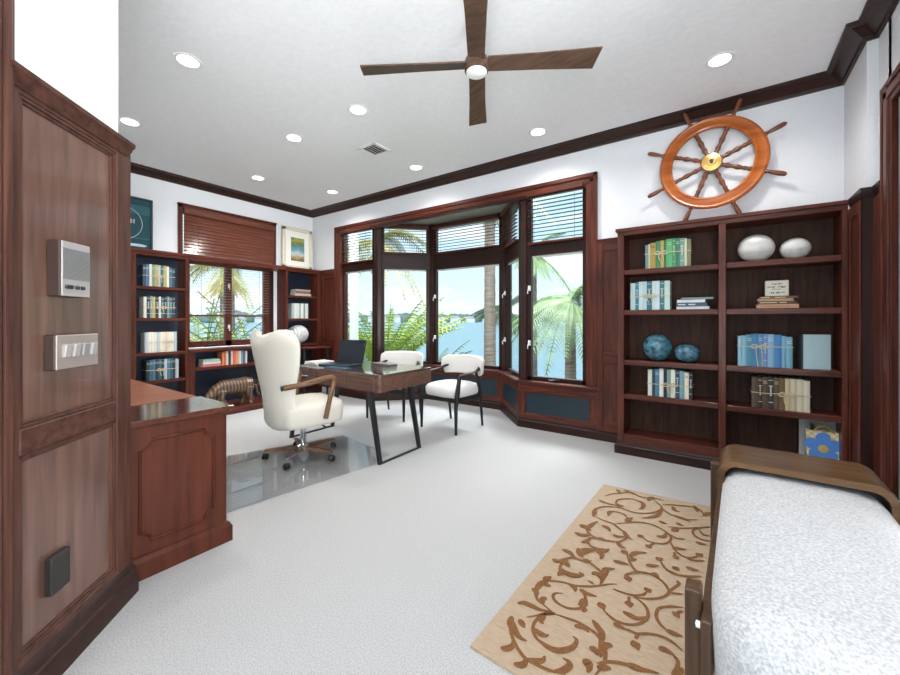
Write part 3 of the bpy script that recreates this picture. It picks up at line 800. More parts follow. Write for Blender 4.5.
# ------------------------------------------------------------------ office chair
oc = thing('office_chair', 'cream wingback swivel chair with wood arms at the desk', 'chair', (-3.105, 2.088, .008), R(-6))
def lpart(name, m, parent, fn, label=None, smooth=None):
    q = MB(); fn(q); return q.build(name, m, parent, label=label, smooth=smooth, local=True)
def chair_back(q):
    rings = []; N = 36; M = 26
    for i in range(M+1):
        v = i/M
        hw = 1.17*(.215 + .055*v + .085*math.sin(min(1, max(0, (v-.30)/.65))*PI/2)**2 - .03*math.exp(-((v-.35)/.16)**2))
        if v > .86: hw -= .10*((v-.86)/.14)**2.2
        th = .055*min(1, (1.02-v)/.10)**.5*min(1, (v+.02)/.06)**.5
        ring = []
        for k in range(N):
            t = 2*PI*k/N; cu = math.cos(t); su = math.sin(t)
            u = math.copysign(abs(cu)**.75, cu); w = math.copysign(abs(su)**.75, su)
            x = hw*u
            top = .765 + .060*math.exp(-((abs(u)-.78)/.34)**2) - .020*math.exp(-(u/.30)**2)
            bot = -.035*(1-u*u)
            z = .34 + (top-0)*v + bot*(1-v)
            y = -.235 - .135*v + .020*v*v + w*th + (.045+.045*math.sin(min(1, v*1.1)*PI*.6))*abs(u)**2.4
            ring.append((x, y, z))
        rings.append(ring)
    q.loft(rings)
lpart('backrest', CREAM, oc, chair_back, smooth=60)
def f(q):
    rings = []
    for z, e in ((.325, -.03), (.335, -.008), (.365, 0), (.47, .004), (.500, -.006), (.516, -.03), (.524, -.09)):
        ring = []
        for k in range(40):
            t = 2*PI*k/40; cu, su = math.cos(t), math.sin(t)
            x = (.275+e)*math.copysign(abs(cu)**.35, cu); y = .0+(.275+e)*math.copysign(abs(su)**.35, su)
            x *= 1.0+.05*(y/.3)
            ring.append((x, y, z + (.012*(1-(x/.3)**2) if z > .48 else 0)))
        rings.append(ring)
    q.loft(rings)
lpart('seat', CREAM, oc, f, smooth=60)
for s in (-1, 1):
    def f(q):
        p = smoothpath([(s*.255, -.30, .69), (s*.295, -.10, .715), (s*.305, .05, .742), (s*.307, .105, .738), (s*.305, .125, .70), (s*.300, .09, .56), (s*.290, .055, .385)], 5)
        q.tube(p, .021, seg=10, flat=(.8, 1.1))
    a = lpart('armrest', OAK, oc, f, smooth=60)
    def f(q): q.lathe([(0, -.004), (.02, -.004), (.022, .006), (0, .008)], BLACKM, 14, Matrix.Translation((s*.262, -.315, .69)) @ Matrix.Rotation(PI/2, 4, 'X'))
    lpart('arm_bolt', BLACKM, a, f, label='dark round bolt', smooth=40)
def f(q): q.lathe([(.022, .10), (.028, .11), (.028, .27), (.020, .275), (.020, .345), (.05, .347)], seg=16); q.lathe([(.05, .075), (.055, .085), (.055, .105), (.03, .12)], seg=16)
lpart('column', CHROME, oc, f, smooth=40)
def f(q): q.box(-.11, .11, -.12, .12, .335, .352, bev=.004); q.tube([(.05, .02, .335), (.20, .06, .325), (.25, .075, .30)], .007, seg=6)
lpart('tilt_mechanism', BLACKM, oc, f)
for k in range(5):
    a = R(-52+72*k); d = Vector((math.cos(a), math.sin(a), 0)); n = Vector((-d.y, d.x, 0))
    def f(q):
        w0, w1 = .026, .018
        rings = []
        for t, z0, z1, w in ((.03, .07, .105, w0), (.15, .075, .103, .023), (.30, .075, .094, w1), (.325, .076, .090, w1*.8)):
            p = d*t; rings.append([p+n*w+Vector((0, 0, z0)), p-n*w+Vector((0, 0, z0)), p-n*w*.8+Vector((0, 0, z1)), p+n*w*.8+Vector((0, 0, z1))])
        q.loft(rings)
    leg = lpart('base_leg', OAK if k not in (0,) else CHROME, oc, f)
    def f(q):
        c = d*.315
        X = Matrix.Translation(c+Vector((0, 0, .03))) @ Matrix.Rotation(a+R(70), 4, 'Z') @ Matrix.Rotation(PI/2, 4, 'X')
        for o in (-.014, .014): q.lathe([(0, o-.008), (.022, o-.008), (.027, o-.004), (.027, o+.004), (.022, o+.008), (0, o+.008)], BLACKP, 16, X)
        q.tube([c+Vector((0, 0, .03)), c+Vector((0, 0, .08))], .009, CHROME, 8)
        q.ellipsoid(c+Vector((0, 0, .045)), .026, .022, .018, BLACKP, 12, 8)
    lpart('caster', BLACKP, leg, f, smooth=40)

# ------------------------------------------------------------------ guest chairs
def guest_chair(name_label, loc, rz):
    t = thing('armchair', name_label, 'chair', loc, rz, 'guest chairs in front of the desk')
    def f(q):
        rings = []
        for z, e in ((.375, -.03), (.385, -.006), (.41, .006), (.47, .010), (.503, -.014), (.520, -.06), (.530, -.14)):
            rings.append([((.255+e)*math.copysign(abs(math.cos(a))**.5, math.cos(a)), .01+(.255+e)*math.copysign(abs(math.sin(a))**.5, math.sin(a)), z) for a in [2*PI*k/36 for k in range(36)]])
        q.loft(rings)
    lpart('seat', WHITEF, t, f, smooth=60)
    def f(q):
        rings = []
        for i in range(13):
            u = -1+2*i/12; x = .315*u; y = .285-.095*abs(u)**2.2
            k = 1-.25*max(0, abs(u)-.88)/.12
            ring = []
            for j in range(14):
                b = 2*PI*j/14
                ring.append((x, y+.028*k*math.copysign(abs(math.cos(b))**.6, math.cos(b))+.02*(math.sin(b)), (.700+.012*(1-u*u))+.112*k*math.copysign(abs(math.sin(b))**.35, math.sin(b))))
            rings.append(ring)
        q.loft(rings)
    lpart('backrest', WHITEF, t, f, smooth=60)
    for sx in (-1, 1):
        def f(q): q.tube([(sx*.262, -.235, 0), (sx*.262, -.235, .30), (sx*.262, -.215, .42), (sx*.255, -.17, .60), (sx*.255, -.15, .635)], [.014, .022, .028, .022, .017], seg=8)
        lpart('front_leg', BLACKW, t, f, smooth=50)
        def f(q): q.tube([(sx*.245, .275, 0), (sx*.25, .235, .30), (sx*.252, .215, .42), (sx*.262, .13, .64), (sx*.26, .12, .655)], [.013, .019, .022, .018, .015], seg=8)
        lpart('rear_leg', BLACKW, t, f, smooth=50)
        def f(q): q.tube(smoothpath([(sx*.255, -.165, .632), (sx*.275, -.05, .648), (sx*.278, .08, .655), (sx*.262, .17, .675), (sx*.235, .235, .70)], 4), .018, seg=8, flat=(1.3, .75))
        lpart('arm', BLACKW, t, f, smooth=50)
    def f(q):
        q.box(-.25, .25, -.245, -.215, .345, .39, bev=.003); q.box(-.245, .245, .205, .235, .345, .39, bev=.003)
        for sx in (-1, 1): q.box(sx*.235, sx*.262, -.23, .22, .345, .39, bev=.003)
    lpart('seat_frame', BLACKW, t, f)
    return t
guest_chair('white upholstered armchair with black frame standing clear beside the desk', (-2.59, 3.705, 0), R(-5.5))
guest_chair('white upholstered armchair with black frame partly hidden behind the desk', (-3.50, 3.70, 0), R(14))

# ------------------------------------------------------------------ glass chair mat
q = MB(); q.prism([(-2.63, 1.10, 0), (-2.437, 2.34, 0), (-2.52, 2.60, 0), (-3.34, 2.73, 0), (-3.88, 1.20, 0)], (0, 0, .006))
q.build('chair_mat', MATG, loc=(-3.1, 1.9, 0), label='clear glass chair mat under the office chair', cat='chair mat')

# ------------------------------------------------------------------ bench in the right foreground
bn = thing('bench', 'upholstered white boucle bench with a curved dark wood arm', 'bench', (-.05, 1.0, .0125), R(-1.8))
def f(q):
    N = 52; rings = []
    for z, e in ((.22, -.03), (.24, -.008), (.28, 0), (.40, .006), (.450, .002), (.482, -.014), (.503, -.042), (.515, -.085), (.521, -.14)):
        ring = []
        for k in range(N):
            a = 2*PI*k/N; cu, su = math.cos(a), math.sin(a)
            ring.append((.290+(.274+e)*math.copysign(abs(cu)**.26, cu), .86+(.70+e)*math.copysign(abs(su)**.26, su), z))
        rings.append(ring)
    q.loft(rings)
lpart('seat_cushion', BOUCLE, bn, f, smooth=70)
def archpath(x0, x1, z0, z1, r, n=10):
    P = [(x0, z0), (x0, z1-r)]
    P += [(x0+r-r*math.cos(PI/2*k/n), z1-r+r*math.sin(PI/2*k/n)) for k in range(1, n+1)]
    P += [(x1-r+r*math.sin(PI/2*k/n), z1-r+r*math.cos(PI/2*k/n)) for k in range(0, n+1)]
    return P+[(x1, z0)]
def f(q):
    o = archpath(-.006, .588, .22, .572, .080); i = archpath(.022, .560, .22, .544, .055)
    y0, y1 = 1.265, 1.575
    q.loft([[(a[0], y0, a[1]), (a[0], y1, a[1]), (b[0], y1, b[1]), (b[0], y0, b[1])] for a, b in zip(o, i)])
lpart('curved_arm', BENCHW, bn, f, smooth=35)
for x0, x1 in ((-.006, .022), (.560, .588)):
    def f(q): q.box(x0, x1, .25, 1.575, .22, .42, bev=.004)
    lpart('side_rail', BENCHD, bn, f)
for x, y in ((-.046, .29), (-.046, 1.50), (.588, .29), (.588, 1.50)):
    def f(q): q.box(x, x+.040, y, y+.06, 0, .47, bev=.004)
    lpart('leg', BENCHD, bn, f)
def f(q): q.lathe([(0, 0), (.009, 0), (.009, .01), (0, .012)], seg=10, xf=Matrix.Translation((-.006, .26, .40)) @ Matrix.Rotation(-PI/2, 4, 'Y'))
lpart('bolt_cap', WHITEP, bn, f, label='pale bolt cap')

# ------------------------------------------------------------------ rug with scroll pattern
RUGM = bumpy('rug_weave', (.30, .215, .14), (.43, .325, .225), 30, .003, .9, .5, 4, stretch=(1, 14, 1))
RUGP = bumpy('rug_scroll_pile', (.12, .047, .012), (.20, .085, .022), 120, .0005, .9, .1, 2)
q = MB()
rc = [(-.768, 1.245), (-.60, 1.225), (.62, 1.19), (.66, 3.15), (-.05, 3.085), (-.738, 3.045)]
rc = [(-.782, 1.243), (.64, 1.19), (.69, 3.135), (-.728, 3.045)]
q.prism([(x, y, 0) for x, y in rc], (0, 0, .010), RUGM)
def clip_rug(p): return -.775 < p[0] < .66 and 1.21 < p[1] < 3.05
def scrolls(dx, dy, mirror, z):
    for line in RUG_CURVES.strip().split('\n'):
        k, *pp = line.split()
        P = [tuple(int(c)/1000 for c in s.split(',')) for s in pp]
        if mirror: P = [(dx-p[0], dy-p[1]) for p in P]
        if not all(clip_rug(p) for p in P): continue
        if mirror and min(p[0] for p in P) < -.05: continue
        if k == 'b':
            a, b = Vector(P[0]), Vector(P[1]); P2 = [a+(b-a)*t/8 for t in range(9)]
            ws = [max(.002, .019*math.sin(PI*(t/8)**.8)) for t in range(9)]
        else:
            P2 = [Vector((p.x, p.y)) for p in smoothpath([(p[0], p[1], 0) for p in P], 5)]; n = len(P2)-1
            if k == 'v': ws = [.0072*min(1, .35+4*min(t, n-t)/n) for t in range(n+1)]
            else: ws = [.0035+.0108*math.sin(PI*(t/n)**.75)**1.2 for t in range(n+1)]
        z += .00002; q.ribbon([(p.x, p.y) for p in P2], ws, z, RUGP)
scrolls(0, 0, False, .0112); scrolls(-.01, 4.28, True, .0112)
q.build('area_rug', RUGM, loc=(-.1, 2.1, 0), label='beige area rug with brown scrolling vines beside the bench', cat='rug', recalc=False)
# ------------------------------------------------------------------ books, tied bundles and stacks
def book_mesh(w, h, d, c, q, x0=0.0, marks=0, mc=None):
    """upright book, spine at y=0 facing -y, local x = thickness"""
    k = .0022
    q.box(x0, x0+k, .004, d, 0, h, BC(c)); q.box(x0+w-k, x0+w, .004, d, 0, h, BC(c))
    q.box(x0+k, x0+w-k, .008, d-.005, .003, h-.004, PAGES)
    n = 5; prof = [(x0+w*i/n, .005*(1-math.sin(PI*i/n))) for i in range(n+1)]
    pts = [(x, y, 0) for x, y in prof] + [(x0+w, .009, 0), (x0, .009, 0)]
    q.prism(pts, (0, 0, h), BC(c))
    m = mc or GOLDF
    if marks:
        for z in ((.86, .80) if marks == 1 else (.9, .72, .2)): q.box(x0+w*.12, x0+w*.88, -.0006, .003, h*z, h*z+.004, m)
        if marks >= 2:
            zz = h*.42
            for j in range(5): q.box(x0+w*.35, x0+w*.65, -.0006, .002, zz+j*.016, zz+j*.016+.010, m)
def book_row(base, rz, books, depth, group, where, twine=None, tag_lbl=None):
    """base = left front bottom corner of the row"""
    X = Matrix.Translation(Vector(base)) @ Matrix.Rotation(rz, 4, 'Z')
    x = 0.0; top = []
    n = len(books)
    for i, b in enumerate(books):
        w, h, c, cname = b[:4]; mk = b[4] if len(b) > 4 else 0; mc = b[5] if len(b) > 5 else None
        q = MB(); book_mesh(w, h, depth, c, q, -w/2, mk, mc)
        o = q.build('book', None, local=True)
        o.location = X @ Vector((x+w/2, 0, 0)); o.rotation_euler = (0, 0, rz); 
        pos = 'leftmost' if i == 0 else ('rightmost' if i == n-1 else ORD[i]+' from left')
        tag(o, f'{cname} book {pos} {where}', 'book', group)
        x += w+.0006; top.append(h)
    if twine:
        fz, bow, lbl, tail = twine; L = x; q = MB(X)
        zz = fz*sum(top)/len(top)
        loop = [(-.003, -.004, zz), (L*.25, -.0045, zz-.003), (L*.5, -.0045, zz+.002), (L*.75, -.0045, zz), (L+.003, -.004, zz), (L+.003, depth+.004, zz), (-.003, depth+.004, zz)]
        q.tube(loop, .0032, seg=5, closed=True)
        bx = L*bow
        for a in (-1, 1):
            q.tube(smoothpath([(bx, -.008, zz), (bx+a*.030, -.014, zz+.016), (bx+a*.052, -.014, zz-.004), (bx+a*.028, -.012, zz-.014), (bx, -.009, zz)], 4), .0045, seg=5)
            q.tube(smoothpath([(bx, -.009, zz), (bx+a*.018, -.012, zz-.03), (bx+a*.012+.008, -.011, zz-tail)], 4), .0038, seg=5)
        q.ellipsoid((bx, -.009, zz), .008, .006, .008, seg=8, rows=5)
        q.build('twine_tie', TWINE, loc=tuple(X.translation), label=lbl, cat='twine', group='twine ties round the book bundles')
    return x
def shade(c, f): return tuple(v*f for v in c)
G1 = 'green and gold books tied together on the top shelf'
wh = 'in the green tied bundle, top shelf'
book_row((-.575, 3.93, 1.717), 0, [(.026,.222,(.16,.26,.28),'slate blue'), (.013,.226,(.62,.62,.38),'pale cream green'), (.045,.236,(.42,.29,.07),'gold brown',1,DARKF), (.038,.247,(.06,.24,.12),'deep green'),
    (.026,.25,(.50,.36,.08),'golden',2), (.017,.25,(.05,.17,.09),'thin dark green'), (.048,.256,(.10,.42,.17),'bright green',1), (.026,.257,(.07,.30,.13),'mid green',2), (.030,.256,(.06,.20,.14),'blackish green',1,PALEF),
    (.036,.252,(.20,.34,.26),'grey green',2,PALEF), (.016,.246,(.66,.66,.48),'pale ivory green'), (.030,.238,(.22,.22,.12),'olive')], .17, G1, wh, (.56, .36, 'pale twine tied in a bow round the green book bundle', .075))
G2 = 'pale blue books tied together on the second shelf'
wh = 'in the pale blue tied bundle, second shelf'
book_row((-.70, 3.93, 1.342), 0, [(.042,.252,(.46,.60,.60),'pale aqua'), (.028,.258,(.05,.22,.27),'dark teal',2,PALEF), (.030,.262,(.56,.70,.70),'light aqua'), (.036,.262,(.50,.64,.66),'powder blue'), (.042,.262,(.03,.17,.21),'wide dark teal',2,PALEF),
    (.028,.262,(.62,.72,.72),'pale grey blue'), (.032,.262,(.66,.74,.80),'icy white'), (.038,.262,(.05,.20,.22),'teal black',2,PALEF), (.042,.260,(.56,.70,.64),'mint green',1)], .17, G2, wh, (.50, .50, 'thin twine tied round the pale blue book bundle', .06))
G3 = 'navy and white books tied together on the fourth shelf'
wh = 'in the navy and white tied bundle, fourth shelf'
book_row((-.553, 3.93, .559), 0, [(.034,.236,(.74,.72,.62),'ivory'), (.024,.240,(.02,.06,.08),'near black'), (.034,.246,(.08,.20,.28),'slate blue',1,PALEF), (.032,.254,(.80,.80,.78),'white'), (.026,.25,(.015,.02,.04),'black navy'), (.030,.25,(.22,.34,.30),'sage grey'),
    (.034,.25,(.82,.80,.66),'cream white'), (.032,.246,(.03,.08,.12),'dark navy',2,PALEF), (.036,.244,(.20,.36,.42),'steel blue'), (.032,.232,(.76,.72,.56),'buff',1,DARKF), (.028,.234,(.02,.025,.045),'midnight blue',2,PALEF)], .16, G3, wh, (.46, .50, 'pale twine tied in a loose bow round the navy and white bundle', .07))
G4 = 'blue books tied together on the third shelf of the right bay'
wh = 'in the bright blue tied bundle, third shelf'
book_row((.108, 3.93, .877), 0, [(.028,.242,(.28,.50,.62),'light blue',1,PALEF), (.028,.246,(.22,.45,.56),'aqua blue'), (.038,.256,(.07,.25,.38),'ocean blue',1,PALEF), (.036,.262,(.06,.22,.42),'royal blue'), (.030,.262,(.10,.26,.48),'cobalt blue',1,PALEF), (.026,.260,(.16,.28,.52),'periwinkle blue',2,PALEF),
    (.038,.260,(.24,.44,.60),'pale sky blue',1,PALEF), (.046,.258,(.06,.22,.46),'wide deep blue'), (.026,.246,(.20,.40,.56),'soft blue'), (.036,.240,(.16,.38,.50),'turquoise blue',1,PALEF)], .17, G4, wh, (.64, .40, 'thick twine bow with a long tail on the blue book bundle', .19))
G5 = 'brown and cream books tied together on the fourth shelf of the right bay'
wh = 'in the brown to cream tied bundle, fourth shelf'
book_row((.197, 3.93, .55), 0, [(.040,.238,(.09,.06,.045),'taupe brown'), (.028,.244,(.05,.03,.022),'dark brown',2), (.032,.248,(.10,.06,.04),'cocoa brown',1), (.036,.248,(.045,.03,.025),'blackish brown',2,PALEF), (.032,.248,(.11,.07,.04),'chestnut',1), (.034,.248,(.16,.10,.045),'walnut brown'),
    (.032,.248,(.56,.48,.30),'tan cream'), (.036,.248,(.62,.55,.38),'sand cream'), (.038,.246,(.68,.62,.46),'ivory cream'), (.034,.238,(.66,.62,.48),'pale cream')], .17, G5, wh, (.50, .62, 'tan twine tied round the brown to cream book bundle', .10))
# flat stacks
def flat_book(c, cname, x0, x1, z0, h, y0, d, rz, lbl, group, marks=None, mc=GOLDF):
    q = MB(Matrix.Translation((( x0+x1)/2, y0, z0)) @ Matrix.Rotation(R(rz), 4, 'Z')); L = x1-x0
    q.box(-L/2, L/2, .0, d, 0, .0022, BC(c)); q.box(-L/2, L/2, .0, d, h-.0022, h, BC(c)); q.box(-L/2, L/2, 0, .006, 0, h, BC(c))
    q.box(-L/2+.004, L/2-.004, .006, d-.004, .002, h-.002, PAGES)
    if marks:
        for a, b in marks: q.box(-L/2+L*a, -L/2+L*b, -.0008, .002, h*.35, h*.65, mc)
    return q.build('book', None, loc=((x0+x1)/2, y0, z0), label=lbl, cat='book', group=group)
GA = 'flat stacked books on the second shelf of the left bay'
flat_book((.74,.72,.70), '', -.325, -.085, 1.342, .026, 3.93, .16, 0, 'white book lying at the bottom of the blue flat stack', GA)
flat_book((.04,.11,.18), '', -.325, -.100, 1.3685, .032, 3.93, .16, 2, 'dark blue book lying second from the bottom of the flat stack', GA, [(.05,.3),(.4,.62)], PALEF)
flat_book((.78,.78,.80), '', -.322, -.115, 1.401, .026, 3.932, .16, -2, 'white book lying second from the top of the blue flat stack', GA)
flat_book((.20,.30,.26), '', -.285, -.055, 1.4275, .018, 3.93, .16, 8, 'thin grey green book angled on top of the blue flat stack', GA)
GB = 'flat stacked brown books under the small sign'
flat_book((.52,.30,.18), '', .228, .482, 1.341, .034, 3.93, .16, 0, 'thick tan book at the bottom of the brown stack', GB, [(.1,.8)], BC((.42,.24,.14)))
flat_book((.10,.06,.04), '', .240, .470, 1.3755, .022, 3.93, .16, 1, 'dark brown book second from the bottom of the brown stack', GB, [(.04,.5),(.56,.74)])
flat_book((.48,.26,.15), '', .234, .452, 1.398, .020, 3.93, .16, -1, 'light brown book second from the top of the brown stack', GB)
flat_book((.14,.08,.05), '', .246, .475, 1.4185, .018, 3.93, .16, -4, 'dark brown book on top of the brown stack under the sign', GB, [(.04,.28),(.42,.70)])
sg = thing('block_sign', 'small cream block sign with dark lettering standing on brown books', 'sign', (.355, 3.98, 1.437))
q = MB(); q.box(.284, .428, 3.965, 3.995, 1.437, 1.562, bev=.004); q.build('block', plain('sign_cream', (.74,.70,.58), .6), sg)
q = MB(); rr = random.Random(3)
for z, a, b, h in ((1.534, .325, .387, .010), (1.510, .300, .345, .012), (1.510, .362, .412, .012), (1.492, .330, .382, .009), (1.466, .310, .402, .011)):
    x = a
    while x < b:
        w = rr.uniform(.005, .009); q.box(x, x+.0022, 3.9643, 3.966, z-h/2, z+h/2); q.box(x, min(x+w, b), 3.9643, 3.966, z+rr.choice((-.5, .3, 0))*h-.001, z+rr.choice((.1, .4))*h+.001); x += w+.003
q.build('lettering', DARKF, sg)
bb = thing('book_box', 'pale blue boxed book with a dark spine standing face out', 'book', (.58, 3.99, .877))
XB = Matrix.Translation((.585, 3.965, .877)) @ Matrix.Rotation(R(14), 4, 'Z')
q = MB(XB); q.box(-.085, .085, .0, .06, 0, .262, bev=.002); q.build('cover', BC((.50,.68,.74)), bb, label='pale blue cover')
q = MB(XB); q.box(-.093, -.0852, -.001, .062, 0, .264, bev=.002); q.box(-.085, -.08, -.0015, .0, 0, .263); q.build('spine', BC((.03,.035,.05)), bb, label='dark spine')
# ornaments
def orn(name, m, c, rx, ry, rz, lbl, cat, tilt=0, flat=.86, group=None):
    q = MB(Matrix.Translation(c) @ Matrix.Rotation(R(tilt), 4, 'Y')); q.ellipsoid((0, 0, 0), rx, ry, rz, None, 32, 20)
    return q.build(name, m, loc=(c[0], c[1], c[2]-rz), label=lbl, cat=cat, group=group, smooth=60)
orn('ceramic_orb', STONE, (.229, 4.01, 1.834), .122, .10, .112, 'larger white oval ceramic orb on the top right shelf', 'orb', group='white orbs')
orn('ceramic_orb', STONE, (.470, 4.01, 1.806), .094, .085, .084, 'smaller white oval ceramic orb beside the larger white orb', 'orb', -4, group='white orbs')
orn('glazed_orb', BLUEG, (-.482, 3.99, .998), .122, .11, .123, 'larger speckled dark blue round orb on the third shelf', 'orb', group='dark blue orbs')
orn('glazed_orb', BLUEG, (-.250, 3.99, .957), .100, .095, .082, 'smaller flattened dark blue orb beside the larger blue orb', 'orb', group='dark blue orbs')
ro = thing('ribbed_orb', 'white round ribbed stone orb in the corner bookcase', 'orb', (-5.80, 3.80, .860))
q = MB()
for i in range(9):
    y = 3.80+(i-4)*.034; r = .155*math.sqrt(max(.05, 1-((i-4)/4.6)**2))
    q.lathe([(r*.97, -.0175), (r, -.010), (r, .010), (r*.97, .0175)], seg=28, xf=Matrix.Translation((-5.80, y, 1.012)) @ Matrix.Rotation(PI/2, 4, 'X'))
q.build('orb', plain('white_stone', (.80,.80,.80), .5), ro, smooth=40)
# gift bag and board in the bottom right compartment
bd = MB(); bd.box(.50, .715, 4.075, 4.085, .184, .47, xf=None); bd.build('picture_board', plain('grey_board', (.42,.44,.46), .5), loc=(.6, 4.08, .184), label='grey board leaning behind the flower gift bag', cat='board')
gb = thing('gift_bag', 'gift bag with a large blue flower on yellow gingham', 'bag', (.62, 4.01, .184))
GING = newmat('yellow_gingham'); tt = GING[1]; 
tc = nn(tt, 'ShaderNodeTexCoord'); ck = nn(tt, 'ShaderNodeTexChecker'); ck.inputs['Scale'].default_value = 42; ck.inputs[1].default_value = (.80,.62,.20,1); ck.inputs[2].default_value = (.82,.80,.70,1)
tt.links.new(tc.outputs['Object'], ck.inputs['Vector']); tt.links.new(ck.outputs['Color'], GING[2].inputs['Base Color']); GING[2].inputs['Roughness'].default_value = .6
q = MB()
q.loft([[(.535,3.97,.184),(.715,3.97,.184),(.715,4.05,.184),(.535,4.05,.184)], [(.53,3.975,.30),(.72,3.975,.30),(.718,4.045,.30),(.532,4.045,.30)], [(.528,3.985,.412),(.722,3.985,.412),(.722,4.035,.412),(.528,4.035,.412)]], cap=False)
q.build('bag_body', GING[0], gb)
q = MB()
cx, cz = .622, .295
pts = []
for k in range(60):
    a = 2*PI*k/60; r = .070+.040*abs(math.cos(2.5*(a-PI/2)))**.8; pts.append((cx+r*math.cos(a), 3.968, cz+r*math.sin(a)))
q.prism(pts, (0, .004, 0)); q.build('flower', BC((.10,.28,.72)), gb, label='blue flower')
q = MB(); q.lathe([(0,0),(.028,0),(.030,.004),(.012,.008),(0,.008)], seg=18, xf=Matrix.Translation((cx, 3.968, cz-.01)) @ Matrix.Rotation(PI/2, 4, 'X')); q.build('flower_centre', BC((.62,.46,.16)), gb, label='gold flower centre')
q = MB(); q.tube(smoothpath([(.565, 3.982, .405), (.60, 3.975, .445), (.645, 3.975, .452), (.685, 3.982, .405)], 5), .005, seg=6); q.tube(smoothpath([(.565, 4.038, .405), (.605, 4.04, .45), (.645, 4.04, .45), (.685, 4.038, .405)], 5), .005, seg=6)
q.build('handle', BC((.72,.52,.14)), gb, label='yellow cord handle')
q = MB(); q.box(.555, .580, 4.0, 4.02, .40, .455)
q.build('tissue', BLACKP, gb)
# ------------------------------------------------------------------ books and things on the left shelves (spines face +x)
H = PI/2
pal = {'n': ((.03,.06,.10),'navy'), 'b': ((.08,.16,.26),'blue'), 'y': ((.46,.38,.13),'yellow'), 'w': ((.72,.70,.62),'off white'), 'g': ((.22,.30,.24),'grey green'), 't': ((.04,.12,.15),'dark teal'), 'c': ((.78,.72,.56),'cream'), 'k': ((.02,.035,.05),'black blue'), 'l': ((.45,.52,.54),'light grey blue'), 'p': ((.70,.58,.44),'peach cream')}
def arow(y0, z, code, hts, ww, grp, where, lbl, bow, marks):
    bs = []
    for i, ch in enumerate(code):
        c, nme = pal[ch]; bs.append((ww*(1+.18*math.sin(i*2.1)), hts[i % len(hts)], c, nme, marks, PALEF))
    book_row((-5.72, y0, z), H, bs, .16, grp, where, (.50, bow, lbl, .08))
arow(1.665, 1.662, 'nbwgyltywbn', (.262,.268,.272,.270,.272,.268,.272,.270,.262,.252,.244), .0295, 'tied books on the top shelf of the left bookcase', 'in the yellow and navy bundle, top left shelf', 'thin twine round the yellow and navy bundle', .5, 1)
arow(1.672, 1.275, 'wkgykwtkgtk', (.258,.266,.270,.262,.268,.266), .0292, 'tied books on the second shelf of the left bookcase', 'in the dark speckled bundle, second shelf left', 'thin twine round the dark speckled bundle', .55, 2)
arow(1.684, .849, 'lwcwlcwpcwl', (.246,.25,.252,.25), .0295, 'tied books on the third shelf of the left bookcase', 'in the cream tied bundle, third shelf left', 'thin twine round the cream book bundle', .7, 0)
arow(1.700, .505, 'ktbktklbtkl', (.246,.252,.258,.256,.258), .030, 'tied books on the fourth shelf of the left bookcase', 'in the dark teal tied bundle, fourth shelf left', 'twine bow round the dark teal bundle', .45, 1)
GR = 'pale books on the corner bookcase shelf'
book_row((-5.72, 3.64, 1.275), H, [(.045,.245,(.42,.50,.48),'grey green'), (.040,.25,(.70,.76,.72),'pale mint'), (.055,.25,(.66,.72,.64),'light sage'), (.020,.25,(.20,.26,.26),'thin dark grey'), (.055,.25,(.72,.78,.70),'pale green white'), (.030,.245,(.26,.32,.32),'slate grey'), (.055,.25,(.68,.76,.70),'mint white')], .15, GR, 'in the pale row of the corner bookcase')
def flat_a(c, y0, y1, z0, h, x1, d, lbl, grp, xpos=None):
    q = MB(Matrix.Translation((x1, (y0+y1)/2, z0)) @ Matrix.Rotation(H, 4, 'Z')); L = y1-y0
    q.box(-L/2, L/2, 0, d, 0, .0025, BC(c)); q.box(-L/2, L/2, 0, d, h-.0025, h, BC(c)); q.box(-L/2, L/2, 0, .006, 0, h, BC(c)); q.box(-L/2+.004, L/2-.004, .006, d-.004, .002, h-.002, PAGES)
    q.build('book', None, loc=(x1, (y0+y1)/2, z0), label=lbl, cat='book', group=grp)
GS = 'flat stacked books on the corner bookcase top shelf'
flat_a((.55,.50,.46), 3.70, 4.00, 1.651, .040, -5.72, .17, 'pale book at the bottom of the corner shelf stack', GS)
flat_a((.22,.14,.11), 3.71, 3.98, 1.6915, .038, -5.72, .17, 'brown book in the middle of the corner shelf stack', GS)
flat_a((.50,.42,.34), 3.72, 3.99, 1.730, .030, -5.72, .17, 'tan book on top of the corner shelf stack', GS)
GL = 'books on the low shelf under the sash window'
flat_a((.60,.16,.20), 2.31, 2.55, .615, .034, -5.70, .16, 'red and cream book lying at the bottom of the low shelf stack', GL)
flat_a((.70,.66,.56), 2.32, 2.54, .6495, .030, -5.70, .16, 'cream book lying in the middle of the low shelf stack', GL)
flat_a((.30,.52,.40), 2.32, 2.53, .680, .034, -5.70, .16, 'mint green book lying on top of the low shelf stack', GL)
book_row((-5.70, 2.56, .615), H, [(.028,.185,(.62,.20,.07),'orange'), (.024,.19,(.50,.10,.06),'brick red'), (.030,.19,(.62,.52,.40),'beige'), (.034,.186,(.02,.02,.03),'black'), (.026,.20,(.60,.50,.50),'pale pink'), (.022,.205,(.60,.10,.09),'bright red'), (.034,.20,(.66,.17,.07),'orange red'), (.028,.19,(.60,.34,.18),'tan orange'), (.030,.19,(.62,.56,.46),'stone'), (.026,.195,(.16,.26,.36),'slate blue'), (.030,.19,(.05,.10,.20),'navy blue'), (.030,.18,(.55,.48,.40),'sand')], .15, GL, 'in the red and orange row under the sash window')
